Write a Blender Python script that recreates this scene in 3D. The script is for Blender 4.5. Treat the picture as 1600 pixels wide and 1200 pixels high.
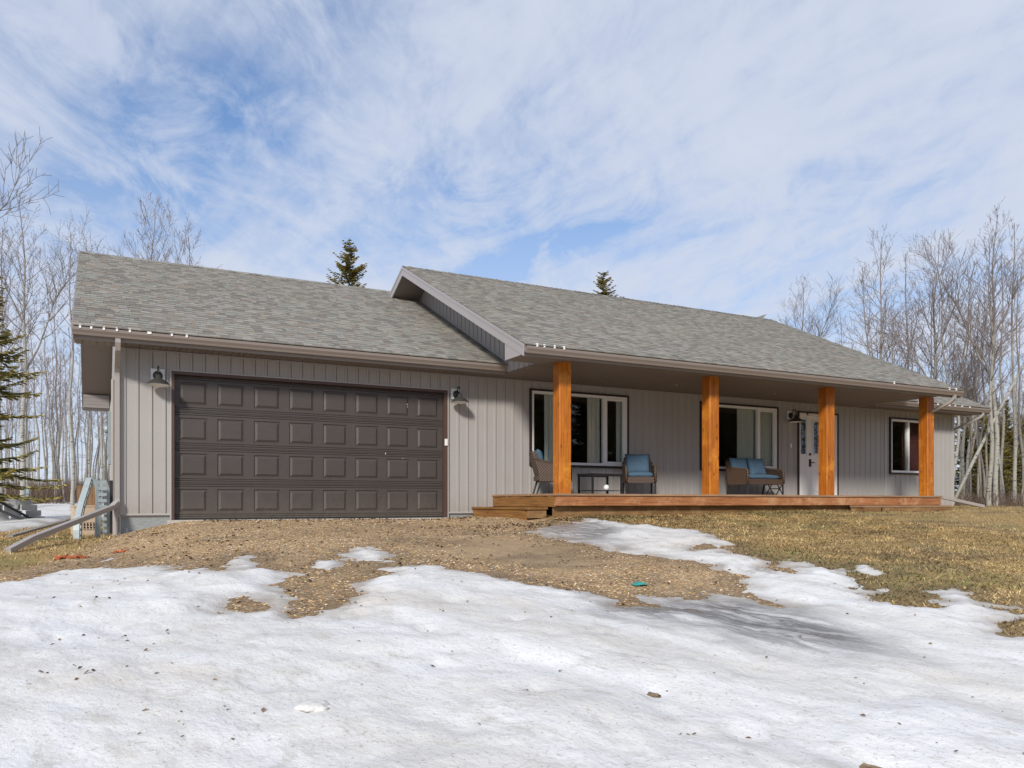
import bpy, bmesh, math, random
import numpy as np
from mathutils import Vector, Matrix

for o in list(bpy.data.objects): bpy.data.objects.remove(o)
scene = bpy.context.scene
COL = scene.collection
R = math.radians

# ------------------------------------------------------------------ camera
CAM = (-0.351, -14.416, 0.286)
YAW = 27.663
cd = bpy.data.cameras.new('camera'); cam = bpy.data.objects.new('camera', cd); COL.objects.link(cam)
cam.location = CAM; cam.rotation_euler = (R(90), 0, R(-YAW))
cd.sensor_width = 36; cd.lens = 1240/1600*36; cd.shift_y = 185.5/1600
cd.clip_start = .05; cd.clip_end = 3000
scene.camera = cam

# ------------------------------------------------------------------ sky + sun
SUN_DIR = Vector((-0.9, -1.0, 0.78)).normalized()      # towards the sun
world = bpy.data.worlds.new('World'); scene.world = world; world.use_nodes = True
nt = world.node_tree; nt.nodes.clear()
def N(tree, t, **k):
    n = tree.nodes.new(t)
    for a, b in k.items(): setattr(n, a, b)
    return n
out = N(nt, 'ShaderNodeOutputWorld'); bg = N(nt, 'ShaderNodeBackground'); bg.inputs['Strength'].default_value = .08
sky = N(nt, 'ShaderNodeTexSky', sky_type='NISHITA', sun_disc=False)
sky.sun_elevation = math.asin(SUN_DIR.z); sky.sun_rotation = math.atan2(SUN_DIR.x, SUN_DIR.y)
sky.air_density = 1.0; sky.dust_density = .2; sky.ozone_density = 4.0; sky.altitude = 700
tc = N(nt, 'ShaderNodeTexCoord'); sep = N(nt, 'ShaderNodeSeparateXYZ'); nt.links.new(tc.outputs['Generated'], sep.inputs[0])
def wmath(op, a, b=None, clamp=False):
    n = N(nt, 'ShaderNodeMath', operation=op, use_clamp=clamp)
    for i, s in enumerate((a, b)):
        if s is None: continue
        if isinstance(s, (int, float)): n.inputs[i].default_value = s
        else: nt.links.new(s, n.inputs[i])
    return n.outputs[0]
den = wmath('ADD', wmath('MAXIMUM', sep.outputs[2], 0.0), .16)
cmb = N(nt, 'ShaderNodeCombineXYZ')
nt.links.new(wmath('DIVIDE', sep.outputs[0], den), cmb.inputs[0]); nt.links.new(wmath('DIVIDE', sep.outputs[1], den), cmb.inputs[1])
def wnoise(rot, scl, sc, det, rough, dist, off=(0, 0, 0)):
    vr = N(nt, 'ShaderNodeVectorRotate', rotation_type='Z_AXIS'); vr.inputs['Angle'].default_value = R(rot); nt.links.new(cmb.outputs[0], vr.inputs['Vector'])
    mp = N(nt, 'ShaderNodeMapping'); mp.inputs['Scale'].default_value = scl; mp.inputs['Location'].default_value = off
    nt.links.new(vr.outputs[0], mp.inputs['Vector'])
    n = N(nt, 'ShaderNodeTexNoise'); n.inputs['Scale'].default_value = sc; n.inputs['Detail'].default_value = det
    n.inputs['Roughness'].default_value = rough; n.inputs['Distortion'].default_value = dist
    nt.links.new(mp.outputs[0], n.inputs['Vector']); return n.outputs['Fac']
big = wnoise(0, (1, 1, 1), .55, 3, .5, .3, (8.3, -2.6, 0))
streak = wnoise(-104, (.5, 1.7, 1), 1.25, 8, .56, .45, (3.0, 2.0, 0))
fine = wnoise(-60, (.7, 1.3, 1), 9.0, 6, .62, .7)
cov = wmath('ADD', wmath('MULTIPLY', big, .9), wmath('ADD', wmath('MULTIPLY', streak, 1.45), wmath('MULTIPLY', fine, .5)))
ramp = N(nt, 'ShaderNodeMapRange', interpolation_type='SMOOTHSTEP')
ramp.inputs['From Min'].default_value = .92; ramp.inputs['From Max'].default_value = 1.66
ramp.inputs['To Min'].default_value = .1; ramp.inputs['To Max'].default_value = .95
nt.links.new(cov, ramp.inputs['Value'])
veil = N(nt, 'ShaderNodeMapRange', interpolation_type='SMOOTHSTEP'); nt.links.new(wnoise(-70, (.8, 1.25, 1), 3.4, 9, .66, .8, (2.0, 5.0, 0)), veil.inputs['Value'])
veil.inputs['From Min'].default_value = .40; veil.inputs['From Max'].default_value = .66; veil.inputs['To Min'].default_value = .08; veil.inputs['To Max'].default_value = .72
shade = N(nt, 'ShaderNodeMix', data_type='RGBA'); shade.inputs[6].default_value = (5.2, 5.85, 7.3, 1); shade.inputs[7].default_value = (6.1, 6.5, 7.4, 1)
nt.links.new(streak, shade.inputs[0])
mix = N(nt, 'ShaderNodeMix', data_type='RGBA')
low = N(nt, 'ShaderNodeMapRange', interpolation_type='SMOOTHSTEP'); nt.links.new(sep.outputs[2], low.inputs['Value'])
low.inputs['From Min'].default_value = .0; low.inputs['From Max'].default_value = .6; low.inputs['To Min'].default_value = .93; low.inputs['To Max'].default_value = 0
hsv = N(nt, 'ShaderNodeHueSaturation'); hsv.inputs['Saturation'].default_value = 1.25; hsv.inputs['Value'].default_value = 1.35; nt.links.new(sky.outputs[0], hsv.inputs['Color'])
thin = wmath('MULTIPLY', wmath('SUBTRACT', 1.0, ramp.outputs[0]), wmath('SUBTRACT', 1.0, veil.outputs[0]))
nt.links.new(wmath('MAXIMUM', wmath('SUBTRACT', 1.0, thin), low.outputs[0]), mix.inputs[0]); nt.links.new(hsv.outputs[0], mix.inputs[6]); nt.links.new(shade.outputs[2], mix.inputs[7])
nt.links.new(mix.outputs[2], bg.inputs['Color']); nt.links.new(bg.outputs[0], out.inputs[0])

sl = bpy.data.lights.new('sun', 'SUN'); sl.energy = 2.6; sl.angle = R(8); sl.color = (1, .95, .87)
so = bpy.data.objects.new('sun', sl); COL.objects.link(so); so.rotation_euler = (-SUN_DIR).to_track_quat('-Z', 'Y').to_euler(); so.location = (-20, -20, 20)
scene.view_settings.view_transform = 'Standard'; scene.view_settings.look = 'None'
scene.view_settings.exposure = 0.5; scene.view_settings.gamma = 1.0
scene.render.resolution_x = 1024; scene.render.resolution_y = 768
scene.cycles.max_bounces = 8; scene.cycles.transparent_max_bounces = 12

# ------------------------------------------------------------------ materials
def mat(name, col=(.5, .5, .5), rough=.6, metal=0, spec=.5):
    m = bpy.data.materials.new(name); m.use_nodes = True
    b = m.node_tree.nodes['Principled BSDF']
    b.inputs['Base Color'].default_value = (*col, 1); b.inputs['Roughness'].default_value = rough
    b.inputs['Metallic'].default_value = metal; b.inputs['Specular IOR Level'].default_value = spec
    return m
class MT:                                       # small node-building helper for one material
    def __init__(s, m): s.m = m; s.t = m.node_tree; s.b = s.t.nodes['Principled BSDF']
    def n(s, t, **k): return N(s.t, t, **k)
    def l(s, a, b): s.t.links.new(a, b)
    def coord(s, scale=(1, 1, 1), rot=(0, 0, 0), kind='Object'):
        c = s.n('ShaderNodeTexCoord'); mp = s.n('ShaderNodeMapping'); mp.inputs['Scale'].default_value = scale; mp.inputs['Rotation'].default_value = rot
        s.l(c.outputs[kind], mp.inputs['Vector']); return mp.outputs[0]
    def pos(s, scale=(1, 1, 1), rot=(0, 0, 0)):
        g = s.n('ShaderNodeNewGeometry'); mp = s.n('ShaderNodeMapping'); mp.inputs['Scale'].default_value = scale; v = g.outputs['Position']
        if rot[2]:
            r = s.n('ShaderNodeVectorRotate', rotation_type='Z_AXIS'); r.inputs['Angle'].default_value = rot[2]; s.l(v, r.inputs['Vector']); v = r.outputs[0]
        s.l(v, mp.inputs['Vector']); return mp.outputs[0]
    def noise(s, v, scale, detail=4, rough=.55, dist=0):
        n = s.n('ShaderNodeTexNoise'); n.inputs['Scale'].default_value = scale; n.inputs['Detail'].default_value = detail
        n.inputs['Roughness'].default_value = rough; n.inputs['Distortion'].default_value = dist; s.l(v, n.inputs['Vector']); return n.outputs['Fac']
    def ramp(s, f, stops):
        r = s.n('ShaderNodeValToRGB'); e = r.color_ramp.elements
        while len(e) < len(stops): e.new(.5)
        for q, (p, c) in zip(e, stops):
            q.position = p; q.color = (c, c, c, 1) if isinstance(c, (int, float)) else (*c, 1)
        s.l(f, r.inputs[0]); return r.outputs[0]
    def mix(s, f, a, b, mode='MIX'):
        n = s.n('ShaderNodeMix', data_type='RGBA', blend_type=mode)
        for i, x in ((0, f), (6, a), (7, b)):
            if isinstance(x, (int, float)): n.inputs[i].default_value = x
            elif isinstance(x, tuple): n.inputs[i].default_value = (*x, 1)
            else: s.l(x, n.inputs[i])
        return n.outputs[2]
    def math(s, op, a, b=0.0, clamp=False):
        n = s.n('ShaderNodeMath', operation=op, use_clamp=clamp)
        for i, x in enumerate((a, b)):
            if isinstance(x, (int, float)): n.inputs[i].default_value = x
            else: s.l(x, n.inputs[i])
        return n.outputs[0]
    def base(s, c): s.l(c, s.b.inputs['Base Color'])
    def rough(s, c): s.l(c, s.b.inputs['Roughness'])
    def bump(s, h, strength=.3, dist=.01):
        n = s.n('ShaderNodeBump'); n.inputs['Strength'].default_value = strength; n.inputs['Distance'].default_value = dist
        s.l(h, n.inputs['Height']); s.l(n.outputs[0], s.b.inputs['Normal'])
    def attr(s, name):
        a = s.n('ShaderNodeAttribute'); a.attribute_name = name; return a

def painted(name, col, rough=.5, var=.08, grain=None, bumpd=.002, splash=None):
    m = mat(name, col, rough); k = MT(m); p = k.pos()
    f = k.noise(p, 1.7, 5); f2 = k.noise(p, 14, 4)
    a = tuple(c*(1-var) for c in col); b = tuple(min(1, c*(1+var)) for c in col)
    c = k.mix(f, a, b); c = k.mix(k.math('MULTIPLY', f2, .25), c, tuple(x*.8 for x in col)); k.base(c)
    if splash:
        sz = k.n('ShaderNodeSeparateXYZ'); k.l(k.pos(), sz.inputs[0])
        lowz = k.math('SUBTRACT', 1.0, k.math('DIVIDE', k.math('SUBTRACT', sz.outputs[2], .05), .75), True)
        blot = k.ramp(k.math('MULTIPLY', lowz, k.noise(k.pos((1, 1, .6)), 9, 6, .75)), [(.22, 0.), (.62, .55)])
        c = k.mix(blot, c, splash); k.base(c)
    g = k.pos(grain) if grain else k.pos((1, 1, 1))
    k.bump(k.noise(g, 40, 3), .35, bumpd); k.rough(k.ramp(f2, [(.3, rough-.08), (.7, rough+.1)]))
    return m
M = {}
M['siding'] = painted('siding', (.385, .366, .35), .55, .07, (1, 1, .03), splash=(.30, .245, .185))
M['corner'] = painted('corner_trim', (.42, .40, .385), .5, .04)
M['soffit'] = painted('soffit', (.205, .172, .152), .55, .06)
M['fascia'] = painted('fascia', (.265, .237, .224), .42, .05)
M['rake'] = painted('rake_fascia', (.36, .338, .342), .45, .05)
M['gutter'] = painted('gutter', (.245, .203, .178), .35, .05)
M['pipe'] = painted('downspout', (.36, .325, .305), .4, .06)
M['brown'] = painted('brown_trim', (.085, .05, .04), .5, .1)
M['dark_trim'] = painted('dark_trim', (.03, .018, .015), .5, .1)
M['door'] = painted('garage_door', (.070, .058, .053), .48, .16, (.12, 1, 1), .003, (.13, .105, .08))
M['white'] = painted('white_vinyl', (.82, .81, .79), .35, .03)
M['plate'] = painted('white_plate', (.82, .82, .82), .4, .02)
M['black'] = painted('black_metal', (.018, .018, .02), .45, .1)
M['shade_metal'] = painted('shade_metal', (.05, .048, .045), .35, .1)
M['inner'] = painted('interior', (.16, .14, .12), .8, .1)
M['steel'] = mat('galvanised', (.46, .51, .53), .5, .35)
k = MT(M['steel']); k.base(k.mix(k.noise(k.pos(), 9, 5), (.24, .28, .29), (.44, .49, .5)))
M['beige'] = painted('beige_plastic', (.58, .45, .33), .5, .06)
M['red'] = painted('red_plastic', (.55, .06, .03), .5, .1)
M['brick'] = painted('broken_brick', (.42, .12, .045), .85, .3)
M['teal'] = painted('teal_plastic', (.03, .28, .23), .45, .15)
M['block'] = painted('paving_block', (.42, .42, .42), .85, .2)
M['cushion'] = painted('blue_cushion', (.055, .105, .158), .85, .1)
M['curtain'] = painted('curtain', (.78, .75, .68), .9, .08)
M['blind'] = painted('blind', (.12, .03, .03), .8, .1)

def parge():
    m = mat('foundation', (.3, .31, .31), .9); k = MT(m); p = k.pos(); f = k.noise(p, 7, 6, .65)
    k.base(k.mix(f, (.22, .24, .245), (.36, .375, .375))); k.bump(k.noise(k.pos((1, 1, 1.6)), 16, 5, .65), .8, .02); return m
M['parge'] = parge()
def concrete():
    m = mat('concrete', (.5, .47, .42), .9); k = MT(m); f = k.noise(k.pos(), 12, 6, .65)
    k.base(k.mix(f, (.36, .33, .28), (.56, .53, .47))); k.bump(f, .4, .01); return m
M['concrete'] = concrete()
def wood(name, lo, hi, axis, knots=.5, rough=.5, scale=1., stain=None):
    m = mat(name, hi, rough); k = MT(m)
    st = [9, 9, 9]; st[axis] = .7
    p = k.pos(tuple(s*scale for s in st)); f = k.noise(p, 1.6, 6, .6, 1.4)
    st2 = [34, 34, 34]; st2[axis] = 1.1
    g = k.noise(k.pos(tuple(s*scale for s in st2)), 2.0, 4, .6, .6)
    ln = [1.0]*3; ln[axis] = .35
    big = k.noise(k.pos(tuple(ln)), 3.2, 3)
    c = k.mix(k.ramp(f, [(.3, 0.), (.68, 1.)]), lo, hi)
    c = k.mix(k.math('MULTIPLY', k.ramp(g, [(.42, 0.), (.62, 1.)]), .55), c, tuple(x*.5 for x in lo))
    c = k.mix(k.math('MULTIPLY', big, .45), c, tuple(x*.8 for x in lo))
    kn = [2.2]*3; kn[axis] = 1.1
    v = k.n('ShaderNodeTexVoronoi'); v.inputs['Scale'].default_value = 3.0; k.l(k.pos(tuple(kn)), v.inputs['Vector'])
    c = k.mix(k.math('MULTIPLY', k.ramp(v.outputs['Distance'], [(.06, 1.), (.17, 0.)]), knots), c, tuple(x*.3 for x in lo))
    if stain: c = k.mix(k.ramp(k.noise(k.pos(), 2.6, 6, .7), [(.5, 0.), (.72, .8)]), c, stain)
    k.base(c); k.bump(g, .35, .003); return m
M['post'] = wood('stained_post', (.38, .10, .010), (.68, .235, .022), 2, .95, .42, 1, (.72, .29, .035))
M['rim'] = wood('stained_rim', (.30, .11, .04), (.54, .24, .10), 0, .6, .5, .8, (.60, .36, .2))
M['oldwood'] = wood('weathered_step', (.17, .085, .03), (.36, .205, .085), 0, .5, .7, .8, (.40, .28, .14))
M['deckboard'] = wood('deck_boards', (.30, .17, .09), (.47, .3, .18), 0, .3, .6, .8)
M['oldwood_y'] = wood('weathered_step_side', (.20, .085, .02), (.38, .19, .05), 1, .5, .7, .8)
M['greyboard'] = wood('grey_board', (.2, .18, .16), (.42, .39, .36), 1, .3, .8, 1)
M['crate_wood'] = wood('crate_wood', (.2, .11, .05), (.42, .25, .13), 2, .4, .8, 1)

def wicker():
    m = mat('wicker', (.12, .075, .05), .6); k = MT(m)
    w1 = k.n('ShaderNodeTexWave', wave_type='BANDS', bands_direction='DIAGONAL'); w1.inputs['Scale'].default_value = 11; w1.inputs['Distortion'].default_value = .6
    k.l(k.coord(), w1.inputs['Vector'])
    w2 = k.n('ShaderNodeTexWave', wave_type='BANDS', bands_direction='DIAGONAL'); w2.inputs['Scale'].default_value = 11; w2.inputs['Distortion'].default_value = .6
    k.l(k.coord((-1, 1, 1), (0, 0, 0)), w2.inputs['Vector'])
    f = k.math('MULTIPLY', w1.outputs['Fac'], w2.outputs['Fac'])
    k.base(k.mix(k.ramp(f, [(.1, 0.), (.5, 1.)]), (.02, .012, .008), (.19, .115, .075))); k.bump(f, .8, .01); return m
M['wicker'] = wicker()
def glass():
    m = bpy.data.materials.new('glass'); m.use_nodes = True; t = m.node_tree; t.nodes.clear()
    o = N(t, 'ShaderNodeOutputMaterial'); mx = N(t, 'ShaderNodeMixShader'); tr = N(t, 'ShaderNodeBsdfTransparent'); gl = N(t, 'ShaderNodeBsdfGlossy')
    tr.inputs[0].default_value = (.84, .87, .86, 1); gl.inputs['Roughness'].default_value = .015
    fr = N(t, 'ShaderNodeFresnel'); fr.inputs[0].default_value = 1.8
    nz = N(t, 'ShaderNodeTexNoise'); nz.inputs['Scale'].default_value = 1.3; bp = N(t, 'ShaderNodeBump'); bp.inputs['Strength'].default_value = .02; bp.inputs['Distance'].default_value = .05
    t.links.new(nz.outputs[0], bp.inputs['Height']); t.links.new(bp.outputs[0], gl.inputs['Normal'])
    ge = N(t, 'ShaderNodeNewGeometry'); mm = N(t, 'ShaderNodeMath', operation='MULTIPLY'); inv = N(t, 'ShaderNodeMath', operation='SUBTRACT'); inv.inputs[0].default_value = 1.0     # the pane's far side adds no second mirror image
    t.links.new(ge.outputs['Backfacing'], inv.inputs[1]); t.links.new(fr.outputs[0], mm.inputs[0]); t.links.new(inv.outputs[0], mm.inputs[1]); t.links.new(mm.outputs[0], mx.inputs[0]); t.links.new(tr.outputs[0], mx.inputs[1]); t.links.new(gl.outputs[0], mx.inputs[2]); t.links.new(mx.outputs[0], o.inputs[0])
    return m
M['glass'] = glass()
def leaded():
    m = mat('leaded_glass', (.03, .06, .1), .08, 0, 1.0); k = MT(m)
    v = k.n('ShaderNodeTexVoronoi'); v.inputs['Scale'].default_value = 16; k.l(k.pos((1, .2, 1)), v.inputs['Vector'])
    k.base(k.mix(k.ramp(v.outputs['Color'], [(.3, 0.), (.7, 1.)]), (.01, .015, .025), (.13, .25, .4)))  # bluish reflection painted into the base colour, cell by cell
    k.bump(v.outputs['Distance'], .7, .02); return m
M['leaded'] = leaded()

def attrmat(name, rough=.85, var=.25, scale=40, bump=.3):
    m = mat(name, (.3, .3, .3), rough); k = MT(m); a = k.attr('Col'); f = k.noise(k.pos(), scale, 3, .6)
    c = k.mix(1.0, a.outputs['Color'], k.ramp(f, [(.25, 1-var), (.75, 1.+0*var)]), 'MULTIPLY'); k.base(c)
    if bump: k.bump(k.noise(k.pos(), scale*3, 2), bump, .004)
    return m
M['shingle'] = attrmat('shingles', .92, .3, 60, .5)
M['pebble'] = attrmat('pebbles', .85, .25, 50, .3)
M['blade'] = attrmat('grass_blades', .8, .1, 10, 0)
M['leaf'] = attrmat('dead_leaf', .8, .3, 30, .2)
M['needle'] = attrmat('spruce_needles', .7, .2, 6, 0)
M['twig'] = attrmat('undergrowth_twigs', .85, .2, 10, 0)
def roofplain():
    m = mat('rear_shingles', (.25, .24, .22), .92); k = MT(m); f = k.noise(k.pos((3, 9, 3)), 2, 5); k.base(k.mix(f, (.16, .15, .14), (.34, .33, .3))); return m
M['roofplain'] = roofplain()
def bark():
    m = mat('aspen_bark', (.5, .48, .42), .85); k = MT(m); a = k.attr('Col')
    oi = k.n('ShaderNodeObjectInfo')
    c0 = k.coord((1, 1, 1))
    sc = k.noise(k.coord((3.0, 3.0, 11)), 1.6, 5, .65, .4)
    scar = k.ramp(sc, [(.56, 0.), (.63, 1.)])
    low = k.noise(c0, 1.3, 4)
    pale = k.mix(low, (.27, .26, .22), (.50, .49, .45))
    pale = k.mix(k.math('MULTIPLY', oi.outputs['Random'], .5), pale, (.17, .145, .11))
    twig = k.mix(low, (.15, .12, .115), (.27, .225, .205))
    t = k.n('ShaderNodeSeparateColor'); k.l(a.outputs['Color'], t.inputs[0])
    c = k.mix(t.outputs[0], twig, pale)                                   # R: share of pale bark (thick wood)
    c = k.mix(k.math('MULTIPLY', scar, k.math('MULTIPLY', t.outputs[0], .9)), c, (.05, .042, .038))
    k.base(c); k.bump(sc, .5, .02); return m
M['bark'] = bark()
M['sprucebark'] = painted('spruce_bark', (.13, .10, .08), .9, .3)

# ------------------------------------------------------------------ mesh helpers
def tag(o, label=None, cat=None, group=None, kind=None):
    if label: o['label'] = label
    if cat: o['category'] = cat
    if group: o['group'] = group
    if kind: o['kind'] = kind
    return o
def empty(name, loc=(0, 0, 0), rz=0, label=None, cat=None, group=None):
    o = bpy.data.objects.new(name, None); COL.objects.link(o); o.location = loc; o.rotation_euler = (0, 0, rz); o.empty_display_size = .2
    return tag(o, label, cat, group)
def link(name, me, parent=None, loc=None, rot=None):
    o = bpy.data.objects.new(name, me); COL.objects.link(o); o.parent = parent
    if loc: o.location = loc
    if rot: o.rotation_euler = rot
    return o
class MB:
    def __init__(s): s.v = []; s.f = []; s.c = []; s.col = None
    def add(s, vs, fs):
        b = len(s.v); s.v += [tuple(p) for p in vs]
        for f in fs: s.f.append(tuple(i+b for i in f)); s.c.append(s.col)
        return s
    def box(s, x0, x1, y0, y1, z0, z1):
        return s.add([(x0, y0, z0), (x1, y0, z0), (x1, y1, z0), (x0, y1, z0), (x0, y0, z1), (x1, y0, z1), (x1, y1, z1), (x0, y1, z1)],
                     [(3, 2, 1, 0), (4, 5, 6, 7), (0, 1, 5, 4), (1, 2, 6, 5), (2, 3, 7, 6), (3, 0, 4, 7)])
    def cbox(s, c, size, rot=None, ch=0.0):
        # box centred at c, optional chamfer of its vertical edges, optional rotation matrix
        x, y, z = (q/2 for q in size)
        if ch: pl = [(-x+ch, -y), (x-ch, -y), (x, -y+ch), (x, y-ch), (x-ch, y), (-x+ch, y), (-x, y-ch), (-x, -y+ch)]
        else: pl = [(-x, -y), (x, -y), (x, y), (-x, y)]
        vs = [Vector((a, b, -z)) for a, b in pl]+[Vector((a, b, z)) for a, b in pl]
        if rot: vs = [rot @ v for v in vs]
        n = len(pl); vs = [v+Vector(c) for v in vs]
        return s.add(vs, [tuple(range(n-1, -1, -1)), tuple(range(n, 2*n))]+[(i, (i+1) % n, n+(i+1) % n, n+i) for i in range(n)])
    def prism(s, prof, axis, a0, a1, closed=True, caps=True):
        # prof: 2-D points in the other two axes (cyclic order after axis), extruded along axis
        n = len(prof); ix = [(axis+1) % 3, (axis+2) % 3]; vs = []
        for a in (a0, a1):
            for p in prof:
                q = [0, 0, 0]; q[axis] = a; q[ix[0]] = p[0]; q[ix[1]] = p[1]; vs.append(q)
        fs = [(i, (i+1) % n, n+(i+1) % n, n+i) for i in range(n if closed else n-1)]
        if closed and caps: fs += [tuple(range(n-1, -1, -1)), tuple(range(n, 2*n))]
        return s.add(vs, fs)
    def tube(s, pts, rad, sides=6, cap=True):
        pts = [Vector(p) for p in pts]; n = len(pts); vs = []
        if not isinstance(rad, (list, tuple)): rad = [rad]*n
        up = Vector((0, 0, 1)); u = None
        for i, p in enumerate(pts):
            d = (pts[min(i+1, n-1)]-pts[max(i-1, 0)])
            d = d.normalized() if d.length > 1e-9 else up
            if u is None:
                u = d.cross(Vector((1, 0, 0)) if abs(d.x) < .7 else Vector((0, 1, 0))).normalized()
            else:
                u = (u-d*u.dot(d)); u = u.normalized() if u.length > 1e-6 else d.orthogonal().normalized()
            w = d.cross(u)
            for k in range(sides):
                a = 2*math.pi*k/sides; vs.append(p+(u*math.cos(a)+w*math.sin(a))*rad[i])
        fs = [(i*sides+k, i*sides+(k+1) % sides, (i+1)*sides+(k+1) % sides, (i+1)*sides+k) for i in range(n-1) for k in range(sides)]
        if cap: fs += [tuple(range(sides-1, -1, -1)), tuple(range((n-1)*sides, n*sides))]
        return s.add(vs, fs)
    def lathe(s, prof, c=(0, 0, 0), sides=20, rot=None):
        vs = []; n = len(prof)
        for r, z in prof:
            for k in range(sides):
                a = 2*math.pi*k/sides; v = Vector((r*math.cos(a), r*math.sin(a), z)); v = rot @ v if rot else v; vs.append(v+Vector(c))
        return s.add(vs, [(i*sides+k, i*sides+(k+1) % sides, (i+1)*sides+(k+1) % sides, (i+1)*sides+k) for i in range(n-1) for k in range(sides)])
    def pipe(s, pts, w, d):
        # rectangular pipe bent through pts lying in a vertical plane; w across, d in the plane
        pts = [Vector(p) for p in pts]; n = len(pts); vs = []
        h = Vector((pts[-1]-pts[0])); h.z = 0
        side = Vector((h.y, -h.x, 0)).normalized() if h.length > 1e-6 else Vector((1, 0, 0))
        for i, p in enumerate(pts):
            a = (p-pts[i-1]).normalized() if i else None; b = (pts[i+1]-p).normalized() if i < n-1 else None
            t = (a+b).normalized() if a and b else (a or b)
            nn = t.cross(side).normalized(); kx = 1/max(.4, (t.dot(a) if a else t.dot(b)))
            for q, r in ((-1, -1), (1, -1), (1, 1), (-1, 1)): vs.append(p+side*q*w/2+nn*r*d/2*kx)
        fs = [(i*4+k, i*4+(k+1) % 4, (i+1)*4+(k+1) % 4, (i+1)*4+k) for i in range(n-1) for k in range(4)]+[(3, 2, 1, 0), tuple(range((n-1)*4, n*4))]
        return s.add(vs, fs)
    def mesh(s, name, material, smooth=False):
        me = bpy.data.meshes.new(name); me.from_pydata(s.v, [], s.f); me.update()
        if any(c is not None for c in s.c):
            a = me.attributes.new('Col', 'FLOAT_COLOR', 'FACE')
            arr = np.ones((len(s.f), 4), 'f'); arr[:, :3] = [c if c is not None else (.3, .3, .3) for c in s.c]; a.data.foreach_set('color', arr.ravel())
        if material: me.materials.append(M[material] if isinstance(material, str) else material)
        if smooth: me.polygons.foreach_set('use_smooth', [True]*len(me.polygons))
        return me
    def build(s, name, material, parent=None, smooth=False, fix=True, loc=None, rot=None):
        me = s.mesh(name, material, smooth)
        if fix:
            bm = bmesh.new(); bm.from_mesh(me); bmesh.ops.recalc_face_normals(bm, faces=bm.faces); bm.to_mesh(me); bm.free()
        return link(name, me, parent, loc, rot)
def npmesh(name, v, f, col, material, smooth=False):
    me = bpy.data.meshes.new(name); nv, nf, k = len(v), len(f), f.shape[1]
    me.vertices.add(nv); me.vertices.foreach_set('co', np.ascontiguousarray(v, 'f').ravel())
    me.loops.add(nf*k); me.loops.foreach_set('vertex_index', np.ascontiguousarray(f, 'i').ravel())
    me.polygons.add(nf); me.polygons.foreach_set('loop_start', np.arange(0, nf*k, k, dtype='i')); me.polygons.foreach_set('loop_total', np.full(nf, k, 'i'))
    if smooth: me.polygons.foreach_set('use_smooth', np.ones(nf, bool))
    me.update(calc_edges=True)
    if col is not None:
        dom = 'FACE' if len(col) == nf else 'POINT'
        a = me.attributes.new('Col', 'FLOAT_COLOR', dom); c = np.ones((len(col), 4), 'f'); c[:, :3] = col; a.data.foreach_set('color', c.ravel())
    me.materials.append(M[material]); me.validate(); return me
def copy_tree(o, parent=None):
    c = o.copy(); COL.objects.link(c); c.parent = parent
    for ch in o.children: copy_tree(ch, c)
    return c

# ------------------------------------------------------------------ terrain
def hsh(ix, iy, seed):
    n = (ix.astype(np.int64)*374761393+iy.astype(np.int64)*668265263+seed*974711) & 0x7fffffff
    n = ((n ^ (n >> 13))*1274126177) & 0x7fffffff
    return ((n ^ (n >> 16)) & 0xffff)/65535.0
def vnoise(x, y, seed=0):
    ix = np.floor(x); iy = np.floor(y); fx = x-ix; fy = y-iy
    fx = fx*fx*fx*(fx*(fx*6-15)+10); fy = fy*fy*fy*(fy*(fy*6-15)+10); ix = ix.astype(int); iy = iy.astype(int)
    a = hsh(ix, iy, seed); b = hsh(ix+1, iy, seed); c = hsh(ix, iy+1, seed); d = hsh(ix+1, iy+1, seed)
    return (a*(1-fx)+b*fx)*(1-fy)+(c*(1-fx)+d*fx)*fy
def fbm(x, y, oct=4, seed=0, gain=.5):
    s = 0; a = 1; t = 0
    for o in range(oct): s = s+a*(vnoise(x*2**o+o*17.3, y*2**o-o*9.1, seed+o)*2-1); t += a; a *= gain
    return s/t
def sst(a, b, x):
    t = np.clip((x-a)/(b-a), 0, 1); return t*t*(3-2*t)
def H0(x, y):
    s = np.maximum(0, -1.0-y); s2 = np.minimum(s, 17+(s-17)*.15)
    z = -.1*(np.sqrt(s2*s2+2.25)-1.5)-.03
    z = z+.13*sst(5, 8, x)+.09*sst(9, 14, x)-.35*sst(21, 32, x)
    fade = sst(-9, -3, y)
    z = z-.26*sst(1.1, -.5, x)*fade-.12*sst(-.3, -4, x)*fade
    return z+.9*sst(6, 40, y)
def HG(x, y):
    x = np.asarray(x, float); y = np.asarray(y, float)
    near = sst(.0, 1.2, -y)
    return H0(x, y)+(.035*fbm(x*.55, y*.55, 3, 5)+.014*fbm(x*2.6, y*2.6, 3, 9))*(.25+.75*near)+.6*fbm(x*.02, y*.02, 2, 3)*sst(40, 120, np.hypot(x, y))
def gz(x, y): return float(HG(np.array([x]), np.array([y]))[0])
def psd(poly, x, y):
    # signed distance to a polygon, positive inside
    P = np.array(poly); d2 = np.full(x.shape, 1e9); ins = np.zeros(x.shape, bool)
    for i in range(len(P)):
        a = P[i-1]; b = P[i]; e = b-a; L = e@e+1e-12
        t = np.clip(((x-a[0])*e[0]+(y-a[1])*e[1])/L, 0, 1)
        d2 = np.minimum(d2, (x-a[0]-t*e[0])**2+(y-a[1]-t*e[1])**2)
        c = ((a[1] > y) != (b[1] > y)) & (x < (b[0]-a[0])*(y-a[1])/(b[1]-a[1]+1e-12)+a[0]); ins ^= c
    return np.where(ins, 1, -1)*np.sqrt(d2)
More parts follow.
